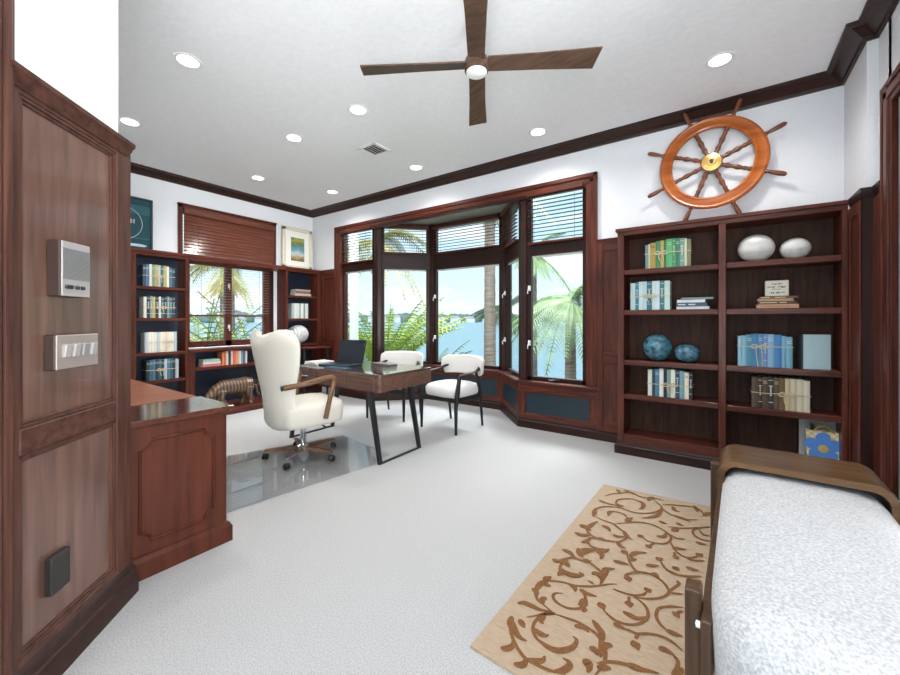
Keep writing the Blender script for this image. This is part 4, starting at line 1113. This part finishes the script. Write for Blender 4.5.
# animal sculpture
AM, at, ab = newmat('striped_bronze'); 
tc = nn(at, 'ShaderNodeTexCoord'); wv = nn(at, 'ShaderNodeTexWave', bands_direction='Y'); wv.inputs['Scale'].default_value = 7.5; wv.inputs['Distortion'].default_value = 2.5; wv.inputs['Detail'].default_value = 2
at.links.new(tc.outputs['Object'], wv.inputs['Vector']); rp = ramp(at, [(0.1, (.06,.036,.024)), (0.8, (.20,.125,.080))]); at.links.new(wv.outputs['Color'], rp.inputs[0]); at.links.new(rp.outputs[0], ab.inputs['Base Color'])
ab.inputs['Roughness'].default_value = .35; ab.inputs['Metallic'].default_value = .25
q = MB(); ax = -5.50
q.tube([(ax,2.40,.325),(ax,2.46,.345),(ax,2.56,.335),(ax,2.68,.33),(ax,2.78,.345),(ax,2.85,.345),(ax,2.89,.33)], [.055,.092,.105,.112,.108,.085,.03], seg=16)
q.tube([(ax+.01,2.45,.35),(ax+.02,2.38,.315),(ax+.03,2.33,.275)], [.075,.075,.062], seg=14)          # neck and head, lowered
q.ellipsoid((ax+.035,2.315,.262), .058, .066, .058, seg=16, rows=10); q.ellipsoid((ax+.05,2.268,.238), .034, .036, .030, seg=12, rows=8)
for s in (-1, 1): q.ellipsoid((ax+.035+s*.045,2.345,.322), .016, .010, .022, seg=8, rows=6)
def leg(pts, rs): q.tube(pts, rs, seg=10)
leg([(ax+.06,2.45,.30),(ax+.065,2.43,.20),(ax+.07,2.47,.13),(ax+.072,2.50,.095),(ax+.085,2.535,.085)], [.055,.040,.030,.026,.028])
leg([(ax-.06,2.45,.30),(ax-.065,2.42,.20),(ax-.065,2.40,.12),(ax-.065,2.39,.09),(ax-.06,2.36,.085)], [.055,.040,.030,.026,.028])
leg([(ax+.06,2.80,.31),(ax+.068,2.79,.22),(ax+.07,2.83,.15),(ax+.072,2.83,.095),(ax+.085,2.80,.085)], [.07,.048,.030,.026,.028])
leg([(ax-.06,2.80,.31),(ax-.065,2.76,.22),(ax-.065,2.78,.14),(ax-.065,2.76,.09),(ax-.06,2.73,.085)], [.07,.048,.030,.026,.028])
q.tube(smoothpath([(ax,2.88,.34),(ax,2.93,.30),(ax,2.95,.22),(ax+.02,2.97,.16)], 4), [.018]*13, seg=8)
o = q.build('animal_sculpture', AM, loc=(ax, 2.62, .07), label='bronze brown striped walking animal sculpture on the low window ledge', cat='sculpture', smooth=80)
md = o.modifiers.new('remesh', 'REMESH'); md.mode = 'VOXEL'; md.voxel_size = .009; md.use_smooth_shade = True
ms = o.modifiers.new('smooth', 'SMOOTH'); ms.factor = .5; ms.iterations = 4

# ------------------------------------------------------------------ on the desk
lp = thing('laptop', 'open dark laptop on the desk, screen towards the office chair', 'laptop', (-3.33, 2.70, DZ), R(8))
q = MB(); q.box(-.19, .19, -.14, .12, 0, .014, bev=.004); q.build('base', plain('laptop_grey_blue', (.035,.06,.085), .35, .4), lp, local=True)
q = MB(); q.box(-.165, .165, -.015, .095, .014, .0155); q.box(-.05, .05, -.115, -.035, .014, .0152); q.build('keyboard', BLACKP, lp, local=True)
XS = Matrix.Translation((0, .125, .012)) @ Matrix.Rotation(R(-14), 4, 'X')
q = MB(XS); q.box(-.19, .19, 0, .008, 0, .255, bev=.003); q.build('lid', plain('laptop_lid', (.02,.025,.03), .35, .4), lp, local=True)
q = MB(XS); q.box(-.18, .18, -.0012, .0005, .012, .246); q.build('screen', plain('dark_screen', (.006,.010,.018), .12), lp, local=True)
q = MB(Matrix.Translation((-3.12, 2.50, DZ)) @ Matrix.Rotation(R(4), 4, 'Z')); q.box(-.16, .13, -.05, .05, 0, .006, bev=.002)
q.build('desk_folder', plain('blue_folder', (.03,.09,.13), .4), loc=(-3.12, 2.5, DZ), label='flat dark blue folder on the desk in front of the laptop', cat='folder')
q = MB(Matrix.Translation((-2.98, 3.00, DZ)) @ Matrix.Rotation(R(-6), 4, 'Z')); q.box(-.16, .13, -.05, .07, 0, .012, bev=.003)
q.build('notebook', plain('grey_notebook', (.22,.20,.20), .3), loc=(-2.98, 3.0, DZ), label='closed grey notebook at the far edge of the desk', cat='notebook')
for i, (dx, c) in enumerate(((0, (.62,.60,.58)), (.012, (.70,.68,.66)))):
    q = MB(Matrix.Translation((-3.62+dx, 2.62, DZ+.017*i)) @ Matrix.Rotation(R(5-9*i), 4, 'Z')); q.box(-.08, .11, -.12, .12, 0, .016, bev=.002)
    q.build('magazine', plain('magazine_cover', c, .5), loc=(-3.6, 2.62, DZ+.017*i), label='pale %s magazine in the pile beside the office chair back' % ('lower', 'upper')[i], cat='magazine', group='magazines on the desk')

# ------------------------------------------------------------------ pictures over the shelves
pf = thing('framed_picture', 'cream framed tropical shore print leaning above the corner bookcase', 'picture', (-5.9, 3.84, ZW))
LX = frame3((-5.86, 0, 0), (0, 1, 0), (1, 0, 0), (0, 0, 1))
q = MB(LX); FR = plain('pale_frame', (.72,.66,.50), .45)
y0, y1, z0, z1 = 3.56, 4.11, ZW+.002, 2.795
for a in ((y0, y0+.055, z0, z1), (y1-.055, y1, z0, z1), (y0, y1, z1-.055, z1), (y0, y1, z0, z0+.055)): q.box(a[0], a[1], -.02, .012, a[2], a[3], bev=.005)
q.build('frame', FR, pf)
q = MB(LX); q.box(y0+.05, y1-.05, -.015, -.005, z0+.05, z1-.05); q.build('mat_board', plain('ivory_mat', (.86,.85,.78), .7), pf)
PM, pt, pb = newmat('shore_print'); tc = nn(pt, 'ShaderNodeTexCoord'); sp = nn(pt, 'ShaderNodeSeparateXYZ'); pt.links.new(tc.outputs['Object'], sp.inputs[0])
nz = nn(pt, 'ShaderNodeTexNoise'); nz.inputs['Scale'].default_value = 14; nz.inputs['Detail'].default_value = 5; pt.links.new(tc.outputs['Object'], nz.inputs['Vector'])
mr = nn(pt, 'ShaderNodeMapRange'); mr.inputs[1].default_value = .14; mr.inputs[2].default_value = .54; pt.links.new(sp.outputs['Z'], mr.inputs[0])
ad = nn(pt, 'ShaderNodeMath', operation='MULTIPLY_ADD'); pt.links.new(nz.outputs[0], ad.inputs[0]); ad.inputs[1].default_value = .5; pt.links.new(mr.outputs[0], ad.inputs[2])
ad2 = nn(pt, 'ShaderNodeMath', operation='SUBTRACT'); pt.links.new(ad.outputs[0], ad2.inputs[0]); ad2.inputs[1].default_value = .25
rp = ramp(pt, [(0.0, (.10,.08,.04)), (0.16, (.42,.28,.12)), (0.30, (.55,.60,.58)), (0.42, (.16,.36,.42)), (0.58, (.10,.26,.30)), (0.70, (.13,.17,.05)), (0.85, (.34,.33,.08)), (1.0, (.10,.12,.04))])
pt.links.new(ad2.outputs[0], rp.inputs[0]); pt.links.new(rp.outputs[0], pb.inputs['Base Color'])
q = MB(LX); q.box(3.715, 3.965, -.006, -.003, 2.245, 2.635); q.build('print', PM, pf)
tp = thing('framed_poster', 'dark teal framed poster with a thin ring, half hidden by the diagonal wall', 'picture', (-5.9, 1.5, ZW))
q = MB(LX); y0, y1, z1 = 1.14, 1.805, 2.755
for a in ((y0, y0+.022, z0, z1), (y1-.022, y1, z0, z1), (y0, y1, z1-.022, z1), (y0, y1, z0, z0+.022)): q.box(a[0], a[1], -.02, .01, a[2], a[3], bev=.003)
q.build('frame', plain('dark_teal_frame', (.02,.035,.04), .4), tp)
q = MB(LX); q.box(y0+.02, y1-.02, -.012, -.006, z0+.02, z1-.02); q.build('poster', plain('teal_poster', (.010,.060,.075), .2), tp)
q = MB(LX); q.tube([(1.50+.20*math.cos(2*PI*k/40), -.005, 2.43+.20*math.sin(2*PI*k/40)) for k in range(40)], .004, seg=5, closed=True); q.build('ring', plain('ring_grey', (.40,.44,.42), .5), tp)
q = MB(LX); q.box(1.3, 1.78, -.006, -.0045, 2.25, 2.262); q.box(1.3, 1.78, -.006, -.0045, 2.55, 2.66); q.build('bands', plain('teal_band', (.015,.10,.12), .3), tp)
q = MB(LX); q.prism([(1.2, -.0055, 2.155), (1.72, -.0055, 2.155), (1.75, -.0055, 2.172), (1.70, -.0055, 2.186), (1.2, -.0055, 2.190)], (0, .001, 0)); q.build('caption_strip', plain('pale_teal', (.45,.62,.64), .4), tp)
q = MB(LX)   # the last white letters that show beside the wall edge
def stroke(pts, w=.006): q.tube([(a, -.004, b) for a, b in pts], w, seg=5)
stroke([(1.50+.018*math.cos(R(t)), 2.455+.026*math.sin(R(t))) for t in range(50, 320, 30)])
stroke([(1.552+.018*math.cos(R(t)), 2.455+.026*math.sin(R(t))) for t in range(0, 361, 30)])
stroke([(1.588, 2.430), (1.588, 2.480), (1.618, 2.430), (1.618, 2.480)]) 
q.build('lettering', WHITEP, tp)

# ------------------------------------------------------------------ ship wheel
sw = thing('ship_wheel', 'varnished wooden ship wheel with brass hub above the bookcase', 'ship wheel', (-.073, 4.19, 2.633))
WX0 = Matrix.Translation((-.073, 4.10, 2.633)) @ Matrix.Rotation(PI/2, 4, 'X')      # local z -> -y (towards the room)
q = MB(WX0); prof = [(.305, -.018), (.30, .0), (.305, .018), (.318, .024), (.330, .018), (.372, .018), (.385, .024), (.398, .018), (.403, 0), (.398, -.018)]
rings = [[Vector((r*math.cos(2*PI*k/72), r*math.sin(2*PI*k/72), z)) for r, z in prof] for k in range(73)]
q.loft(rings, cap=False)
for k in range(40): q.box(-.006, .006, -.0015, .0015, .0185, .0195, HELMD, xf=Matrix.Rotation(2*PI*k/40, 4, 'Z') @ Matrix.Translation((.351, 0, 0)))
q.build('rim', HELM, sw, smooth=40)
for k in range(8):
    a = R(22.5+45*k); X = WX0 @ Matrix.Rotation(a, 4, 'Z') @ Matrix.Rotation(PI/2, 4, 'Y')      # local z -> outwards
    q = MB(X); q.lathe([(.015,.06),(.018,.09),(.014,.10),(.022,.125),(.016,.15),(.014,.16),(.018,.18),(.023,.20),(.017,.225),(.014,.24),(.020,.255),(.015,.265),(.018,.29),(.018,.31)], seg=10); q.build('spoke', HELMD, sw, smooth=50)
    q = MB(X); q.lathe([(.016,.398),(.019,.408),(.012,.416),(.014,.43),(.018,.47),(.020,.50),(.018,.53),(.010,.543),(0,.546)], seg=10); q.build('handle', HELMD, sw, smooth=50)
q = MB(WX0); q.lathe([(0,-.088),(.07,-.088),(.075,-.02),(.082,-.02),(.082,.022),(.06,.026),(0,.026)], seg=28); q.build('hub', HELMD, sw, smooth=40)
q = MB(WX0); q.lathe([(.02,.024),(.072,.024),(.074,.030),(.05,.034),(.034,.036),(.032,.046),(.018,.046),(.016,.036)], seg=28); q.box(-.011, .011, -.011, .011, .046, .048, BLACKP); q.build('brass_plate', BRASS, sw, label='brass hub plate', smooth=40)

# ------------------------------------------------------------------ fittings on the diagonal panel
ic = thing('intercom', 'wall intercom with ribbed speaker grille on the dark panel', 'intercom', tuple(DX @ Vector((.374, 0, 1.43))))
q = MB(DX); q.box(.283, .420, -.024, .016, 1.334, 1.534, bev=.003); q.build('housing', BRONZEP, ic)
q = MB(DX); q.box(.284, .416, -.029, -.024, 1.336, 1.532, bev=.002); q.build('face_plate', STEELP, ic)
q = MB(DX)
for j in range(24): q.box(.288, .412, -.0315, -.0285, 1.398+j*.0046, 1.4006+j*.0046)
q.build('speaker_grille', plain('grille_grey', (.22,.22,.215), .5, .3), ic)
for x, w in ((.388, .018), (.350, .009), (.324, .009)):
    q = MB(DX); q.box(x-w, x+w, -.036, -.028, 1.362, 1.376, bev=.003); q.build('button', BLACKP, ic, label='dark push button')
swp = thing('switch_plate', 'bronze plate with four rocker switches on the dark panel', 'light switch', tuple(DX @ Vector((.352, 0, 1.14))))
q = MB(DX); q.box(.226, .432, -.018, .016, 1.072, 1.198, bev=.004); q.box(.228, .428, -.021, -.016, 1.074, 1.196, plain('switch_face', (.36,.29,.26), .4, .4), .003); q.build('plate', BRONZEP, swp)
for k in range(4):
    x = .405-k*.042; X = DX @ Matrix.Translation((x-.016, -.022, 1.140)) @ Matrix.Rotation(R(8), 4, 'X')
    q = MB(X); q.box(-.015, .015, -.010, .006, -.024, .024, bev=.003); q.build('rocker', STEELP if k != 2 else plain('grey_rocker', (.30,.30,.30), .4, .4), swp)
q = MB(DX); q.box(.346, .428, -.007, .017, .285, .418, bev=.004, seg=2); q.build('outlet_cover', plain('black_cover', (.022,.019,.017), .45), loc=tuple(DX @ Vector((.41, .0, .38))), label='black blank outlet cover low on the dark panel', cat='outlet cover')

# ------------------------------------------------------------------ ceiling: fan, lamps, vent
FZ = 2.85
fn = thing('ceiling_fan', 'four blade dark wood ceiling fan with a round light', 'fan', (-1.262, 2.08, FZ))
q = MB(); q.lathe([(.018, .08), (.018, .30), (.06, .305), (.07, .36), (0, .36)], seg=20); q.build('downrod', FANW, fn, local=True, smooth=40)
q = MB(); q.lathe([(0, .07), (.05, .065), (.072, .04), (.078, .0), (.076, -.03), (.068, -.038)], seg=28); q.build('motor_housing', FANW, fn, local=True, smooth=40)
q = MB(); q.lathe([(.066, -.036), (.064, -.046), (.045, -.053), (0, -.056)], seg=28); q.build('lamp', DIFFM, fn, local=True, smooth=40, label='opal lamp disc')
for k in range(4):
    X = Matrix.Rotation(R(31+90*k), 4, 'Z') @ Matrix.Translation((0, 0, .01)) @ Matrix.Rotation(R(-13), 4, 'X')
    q = MB(X); q.prism([(.07, -.055, -.004), (.40, -.062, -.004), (.75, -.080, -.004), (.73, .066, -.004), (.40, .055, -.004), (.07, .05, -.004)], (0, 0, .009)); q.build('blade', FANW, fn, local=True)
LP = [(-3.215, 1.206, 'largest in view, over the credenza'), (-4.663, 1.255, 'cut by the edge of the diagonal wall'), (-3.667, 2.358, 'left of the air vent and level with it'), (-2.702, 2.379, 'between the air vent and the left fan blade'),
      (-5.095, 2.743, 'near the crown moulding over the closed blind'), (-4.744, 3.684, 'nearest the far corner of the room'), (-3.128, 3.695, 'near the crown moulding over the middle of the bay'), (-1.524, 3.712, 'near the crown moulding between bay and ship wheel'), (-.01, 3.454, 'above and left of the jogged wall, nearest the ship wheel')]
lampd = bpy.data.lights.new('recessed_lamp', 'SPOT'); lampd.energy = LAMP_W*4; lampd.spot_size = R(150); lampd.spot_blend = .9; lampd.shadow_soft_size = .07; lampd.color = (1, .965, .93)
for i, (x, y, w) in enumerate(LP + [(-1.2, .6, ''), (.2, 1.6, ''), (-.6, -1.0, '')]):  # appended entries are extra unseen lamps, light only, without fittings
    if w:
        t = thing('recessed_light', 'round recessed ceiling lamp ' + w, 'ceiling light', (x, y, ZC), group='recessed ceiling lamps')
        q = MB(); q.lathe([(.066, -.001), (.078, -.006), (.092, -.004), (.095, .0)], seg=28); q.build('trim_ring', WHITEP, t, local=True, smooth=40)
        q = MB(); q.lathe([(0, -.003), (.068, -.003), (.068, .0), (0, .0)], seg=28); q.build('lens', LEDM, t, local=True)
    lo = bpy.data.objects.new('recessed_lamp', lampd); COL.objects.link(lo); lo.location = (x, y, ZC-.03)
av = thing('air_vent', 'square white ceiling air vent with dark louvres', 'vent', (-3.17, 3.03, ZC))
q = MB(); s = .135
for a in ((-s, s, -s, -s+.035), (-s, s, s-.035, s), (-s, -s+.035, -s, s), (s-.035, s, -s, s)): q.box(a[0], a[1], a[2], a[3], -.014, 0, bev=.004)
q.build('frame', WHITEP, av, local=True)
q = MB(); q.box(-.105, .105, -.105, .105, -.004, -.001); q.build('dark_opening', plain('vent_dark', (.03,.03,.03), .8), av, local=True)
for k in range(5):
    q = MB(Matrix.Translation((-.08+.04*k, 0, -.010)) @ Matrix.Rotation(R(40), 4, 'Y')); q.box(-.014, .014, -.10, .10, -.001, .001); q.build('louvre', WHITEP, av, local=True)

# ------------------------------------------------------------------ outdoors: water, far shore, palms
q = MB(); q.box(-3000, 3000, -200, 3000, -1.3, -1.2)
SEA, st, sb = newmat('bay_water'); sb.inputs['Base Color'].default_value = (.25, .41, .45, 1); sb.inputs['Roughness'].default_value = .35
tc = nn(st, 'ShaderNodeTexCoord'); mp = nn(st, 'ShaderNodeMapping'); mp.inputs['Scale'].default_value = (.5, 1.4, 1); st.links.new(tc.outputs['Object'], mp.inputs[0])
nz = nn(st, 'ShaderNodeTexNoise'); nz.inputs['Scale'].default_value = .8; nz.inputs['Detail'].default_value = 6; st.links.new(mp.outputs[0], nz.inputs['Vector'])
bp = nn(st, 'ShaderNodeBump'); bp.inputs['Strength'].default_value = .5; bp.inputs['Distance'].default_value = .3; st.links.new(nz.outputs[0], bp.inputs['Height']); st.links.new(bp.outputs[0], sb.inputs['Normal'])
struct(q, 'sea', SEA, 'pale turquoise bay water beyond the windows', 'water')
q = MB(); q.box(-22, 8, 4.6, 11.5, -1.25, -.55); q.box(-22, -6.4, -4, 4.6, -1.25, -.55)
struct(q, 'ground', bumpy('lawn', (.05,.10,.02), (.11,.19,.05), 9, .02, .9, .6), 'lawn strip between house and water', 'lawn')
def far(u, D):      # a point D metres out along a bearing (degrees left of straight-ahead +y)
    a = R(u); return Vector((-math.sin(a)*D, math.cos(a)*D, 0))
q = MB(); rr = random.Random(11)
pts = []
for k in range(90):
    p = far(8+k*.9, 450); pts.append(p)
for k in range(89):
    h = 6.5+3.5*noise.noise(Vector((k*.35, 0, 0)))+rr.uniform(0, 3.0)
    p = (pts[k]+pts[k+1])/2; q.ellipsoid((p.x, p.y, .5), 9, 9, max(2.5, h), seg=8, rows=6)
struct(q, 'far_shore', bumpy('far_trees', (.10,.15,.15), (.22,.27,.24), .3, .1, .9, .2), 'hazy tree covered far shore on the horizon', 'shore')
for k in range(20):
    ang = 26+k*2.1+rr.uniform(-.25, .25); p = far(ang, 425); w = rr.uniform(6, 12); h = rr.uniform(3.5, 6)
    X = Matrix.Translation((p.x, p.y, -1.2)) @ Matrix.Rotation(R(ang), 4, 'Z')
    q = MB(X); q.box(-w/2, w/2, -4, 4, 0, h, BC((.72,.72,.72))); q.prism([(-w/2-.4, -4.4, h), (w/2+.4, -4.4, h), (w/2*.4, 0, h+2.2), (-w/2*.4, 0, h+2.2)], (0, .5, 0), BC((.45,.40,.38)))
    q.build('waterfront_house', None, loc=(p.x, p.y, -1.2), label='tiny pale waterfront house on the far shore', cat='house', group='houses on the far shore')
def leafmat(name, c1, c2):
    m, t, b = newmat(name); tc = nn(t, 'ShaderNodeTexCoord'); nz = nn(t, 'ShaderNodeTexNoise'); nz.inputs['Scale'].default_value = 3
    t.links.new(tc.outputs['Object'], nz.inputs['Vector']); r = ramp(t, [(.3, c1), (.7, c2)]); t.links.new(nz.outputs[0], r.inputs[0]); t.links.new(r.outputs[0], b.inputs['Base Color'])
    b.inputs['Roughness'].default_value = .55; b.inputs['Transmission Weight'].default_value = 0
    return m
LG = leafmat('palm_green', (.05,.10,.035), (.19,.27,.11)); LY = leafmat('areca_yellow_green', (.20,.32,.05), (.48,.54,.11)); LH = leafmat('shrub_grey_green', (.08,.13,.05), (.24,.30,.13)); LHY = leafmat('shrub_yellow_green', (.14,.19,.04), (.36,.40,.12))
LO = leafmat('palm_olive', (.16,.17,.06), (.34,.32,.12)); LD = leafmat('dry_palm', (.30,.20,.06), (.60,.44,.12))
TRK = bumpy('palm_trunk', (.16,.12,.10), (.30,.25,.22), 3, .02, .9, .8, 3, stretch=(1, 1, 12))
def frond(q, base, az, el, L, droop, wid, rr, n=28, m=None):
    d = Vector((math.cos(az), math.sin(az), 0)); P = []
    for i in range(n+1):
        t = i/n; P.append(base + d*(L*t*math.cos(el*(1-t*.3))) + Vector((0, 0, L*(math.sin(el)*t - droop*t*t))))
    q.tube(P[::2] if n % 2 == 0 else P, .012, m, seg=4)
    side = Vector((-d.y, d.x, 0))
    for i in range(2, n+1):
        t = i/n; ll = wid*math.sin(PI*min(.98, .12+.84*t))**.7*(.9+.2*rr.random()); tg = (P[i]-P[i-1]).normalized()
        for s in (-1, 1):
            tip = P[i]+(side*s*.75+tg*.55)*ll+Vector((0, 0, -ll*(.35+.25*rr.random()))); mid = P[i]+(side*s*.45+tg*.25)*ll*.6+Vector((0, 0, -.04*ll))
            w = tg*(.010+.016*wid)
            q.raw([P[i]-w, mid-w*1.1, tip, mid+w*1.1, P[i]+w], [(0, 1, 2, 3, 4)], m)
def palm(x, y, z0, z1, r, nf, L, lab, m, els=(-.3, 1.1), droop=.55, wid=.34, seed=1, skirt=0, base_r=1.25):
    rr = random.Random(seed); t = thing('palm_tree', lab, 'palm', (x, y, z0), group='palms outside the windows')
    q = MB(); n = 30; prof = []
    for i in range(n+1):
        f_ = i/n; prof.append((r*(base_r-(base_r-1)*f_)*(1.0 if i % 2 else 1.05), z0+(z1-z0)*f_))
    q.lathe(prof, seg=12, xf=Matrix.Translation((x, y, 0))); q.build('trunk', TRK, t, smooth=70)
    q = MB(); b = Vector((x, y, z1))
    for k in range(nf):
        el = els[0]+(els[1]-els[0])*((k*0.618) % 1.0); frond(q, b+Vector((0, 0, .05)), 2.4*k+rr.uniform(-.2, .2), el, L*rr.uniform(.8, 1.1), droop*rr.uniform(.7, 1.2), wid, rr)
    q.build('crown', m, t, recalc=False)
    if skirt:
        q = MB()
        for k in range(skirt): frond(q, b+Vector((0, 0, -.05)), 2.4*k, -1.15+rr.uniform(-.2, .25), L*.42*rr.uniform(.8, 1.1), .15, .20, rr, 12)
        q.build('dry_skirt', LD, t, recalc=False, label='dry golden hanging fronds')
    return t
palm(-4.92, 8.77, -.6, 4.75, .125, 22, 1.9, 'tall slim palm trunk in front of the centre pane with a golden skirt', LG, (-.2, 1.1), .6, .36, 3, 26)
palm(-2.62, 8.15, -.6, 1.6, .10, 38, 1.5, 'bushy green palm filling the right flat pane', LG, (-.6, 1.2), .70, .30, 5)
palm(-5.55, 10.9, -.6, 1.55, .10, 22, 1.15, 'small green palm behind the right centre post', LG, (-.5, 1.2), .5, .30, 8)
palm(-4.05, 9.5, -.6, 2.95, .10, 20, 1.05, 'green palm crown at the top left of the right flat pane', LG, (-.4, 1.2), .6, .28, 12)
palm(-7.35, 7.18, -.6, 3.3, .12, 20, 1.75, 'olive palm with drooping fronds behind the left panes', LO, (-.35, .9), .75, .32, 17, 10)
palm(-11.6, 5.35, -.6, 2.75, .17, 22, 1.7, 'date palm with a golden skirt seen through the sash window', LO, (-.2, 1.1), .6, .30, 21, 46)
def clump(name, x, y, z0, nst, L, m, lab, cat, seed, els=(.75, 1.45), wid=.26, droop=.32, spread=.35):
    rr = random.Random(seed); t = thing(name, lab, cat, (x, y, z0), group='plants outside the windows')
    q = MB()
    for k in range(nst):
        a = rr.uniform(0, 2*PI); r = rr.uniform(0, spread)
        frond(q, Vector((x+r*math.cos(a), y+r*math.sin(a), z0)), a, rr.uniform(*els), L*rr.uniform(.65, 1.1), droop*rr.uniform(.6, 1.1), wid, rr, 18)
    q.build('foliage', m, t, recalc=False)
    q = MB()
    for k in range(6): q.tube([(x+.1*math.cos(k), y+.1*math.sin(k), z0-.3), (x+.16*math.cos(k), y+.16*math.sin(k), z0+.5)], .02, seg=5)
    q.build('stems', TRK, t)
clump('areca_palm', -6.45, 6.5, .1, 70, 2.1, LY, 'bright yellow green feathery palm clump behind the laptop', 'palm', 31)
clump('areca_palm', -5.95, 7.4, -.5, 30, 1.6, LG, 'green feathery palm clump low behind the left angled pane', 'palm', 33)
clump('leafy_shrub', -8.9, 4.75, -.5, 60, 2.9, LHY, 'yellow green shrub at the lower right of the sash window', 'shrub', 37, (.6, 1.45), .22, .3, .6)
clump('leafy_shrub', -10.5, 4.2, -.5, 50, 3.0, LH, 'grey green shrub at the lower left of the sash window', 'shrub', 41, (.7, 1.5), .2, .3, .8)
q = MB(); q.box(-5.86, -5.70, 4.95, 5.03, -.6, 3.4); struct(q, 'wall_exterior', plain('exterior_render', (.60,.62,.63), .8), 'pale grey exterior pier outside the left pane', 'wall')
q = MB(); q.box(-14.5, -13.0, 3.0, 5.6, -.6, .62); q.box(-14.6, -12.9, 2.9, 5.7, .58, .66)
struct(q, 'wall_terrace', plain('terracotta_render', (.62,.42,.33), .8), 'low pinkish terrace wall outside the sash window', 'wall')
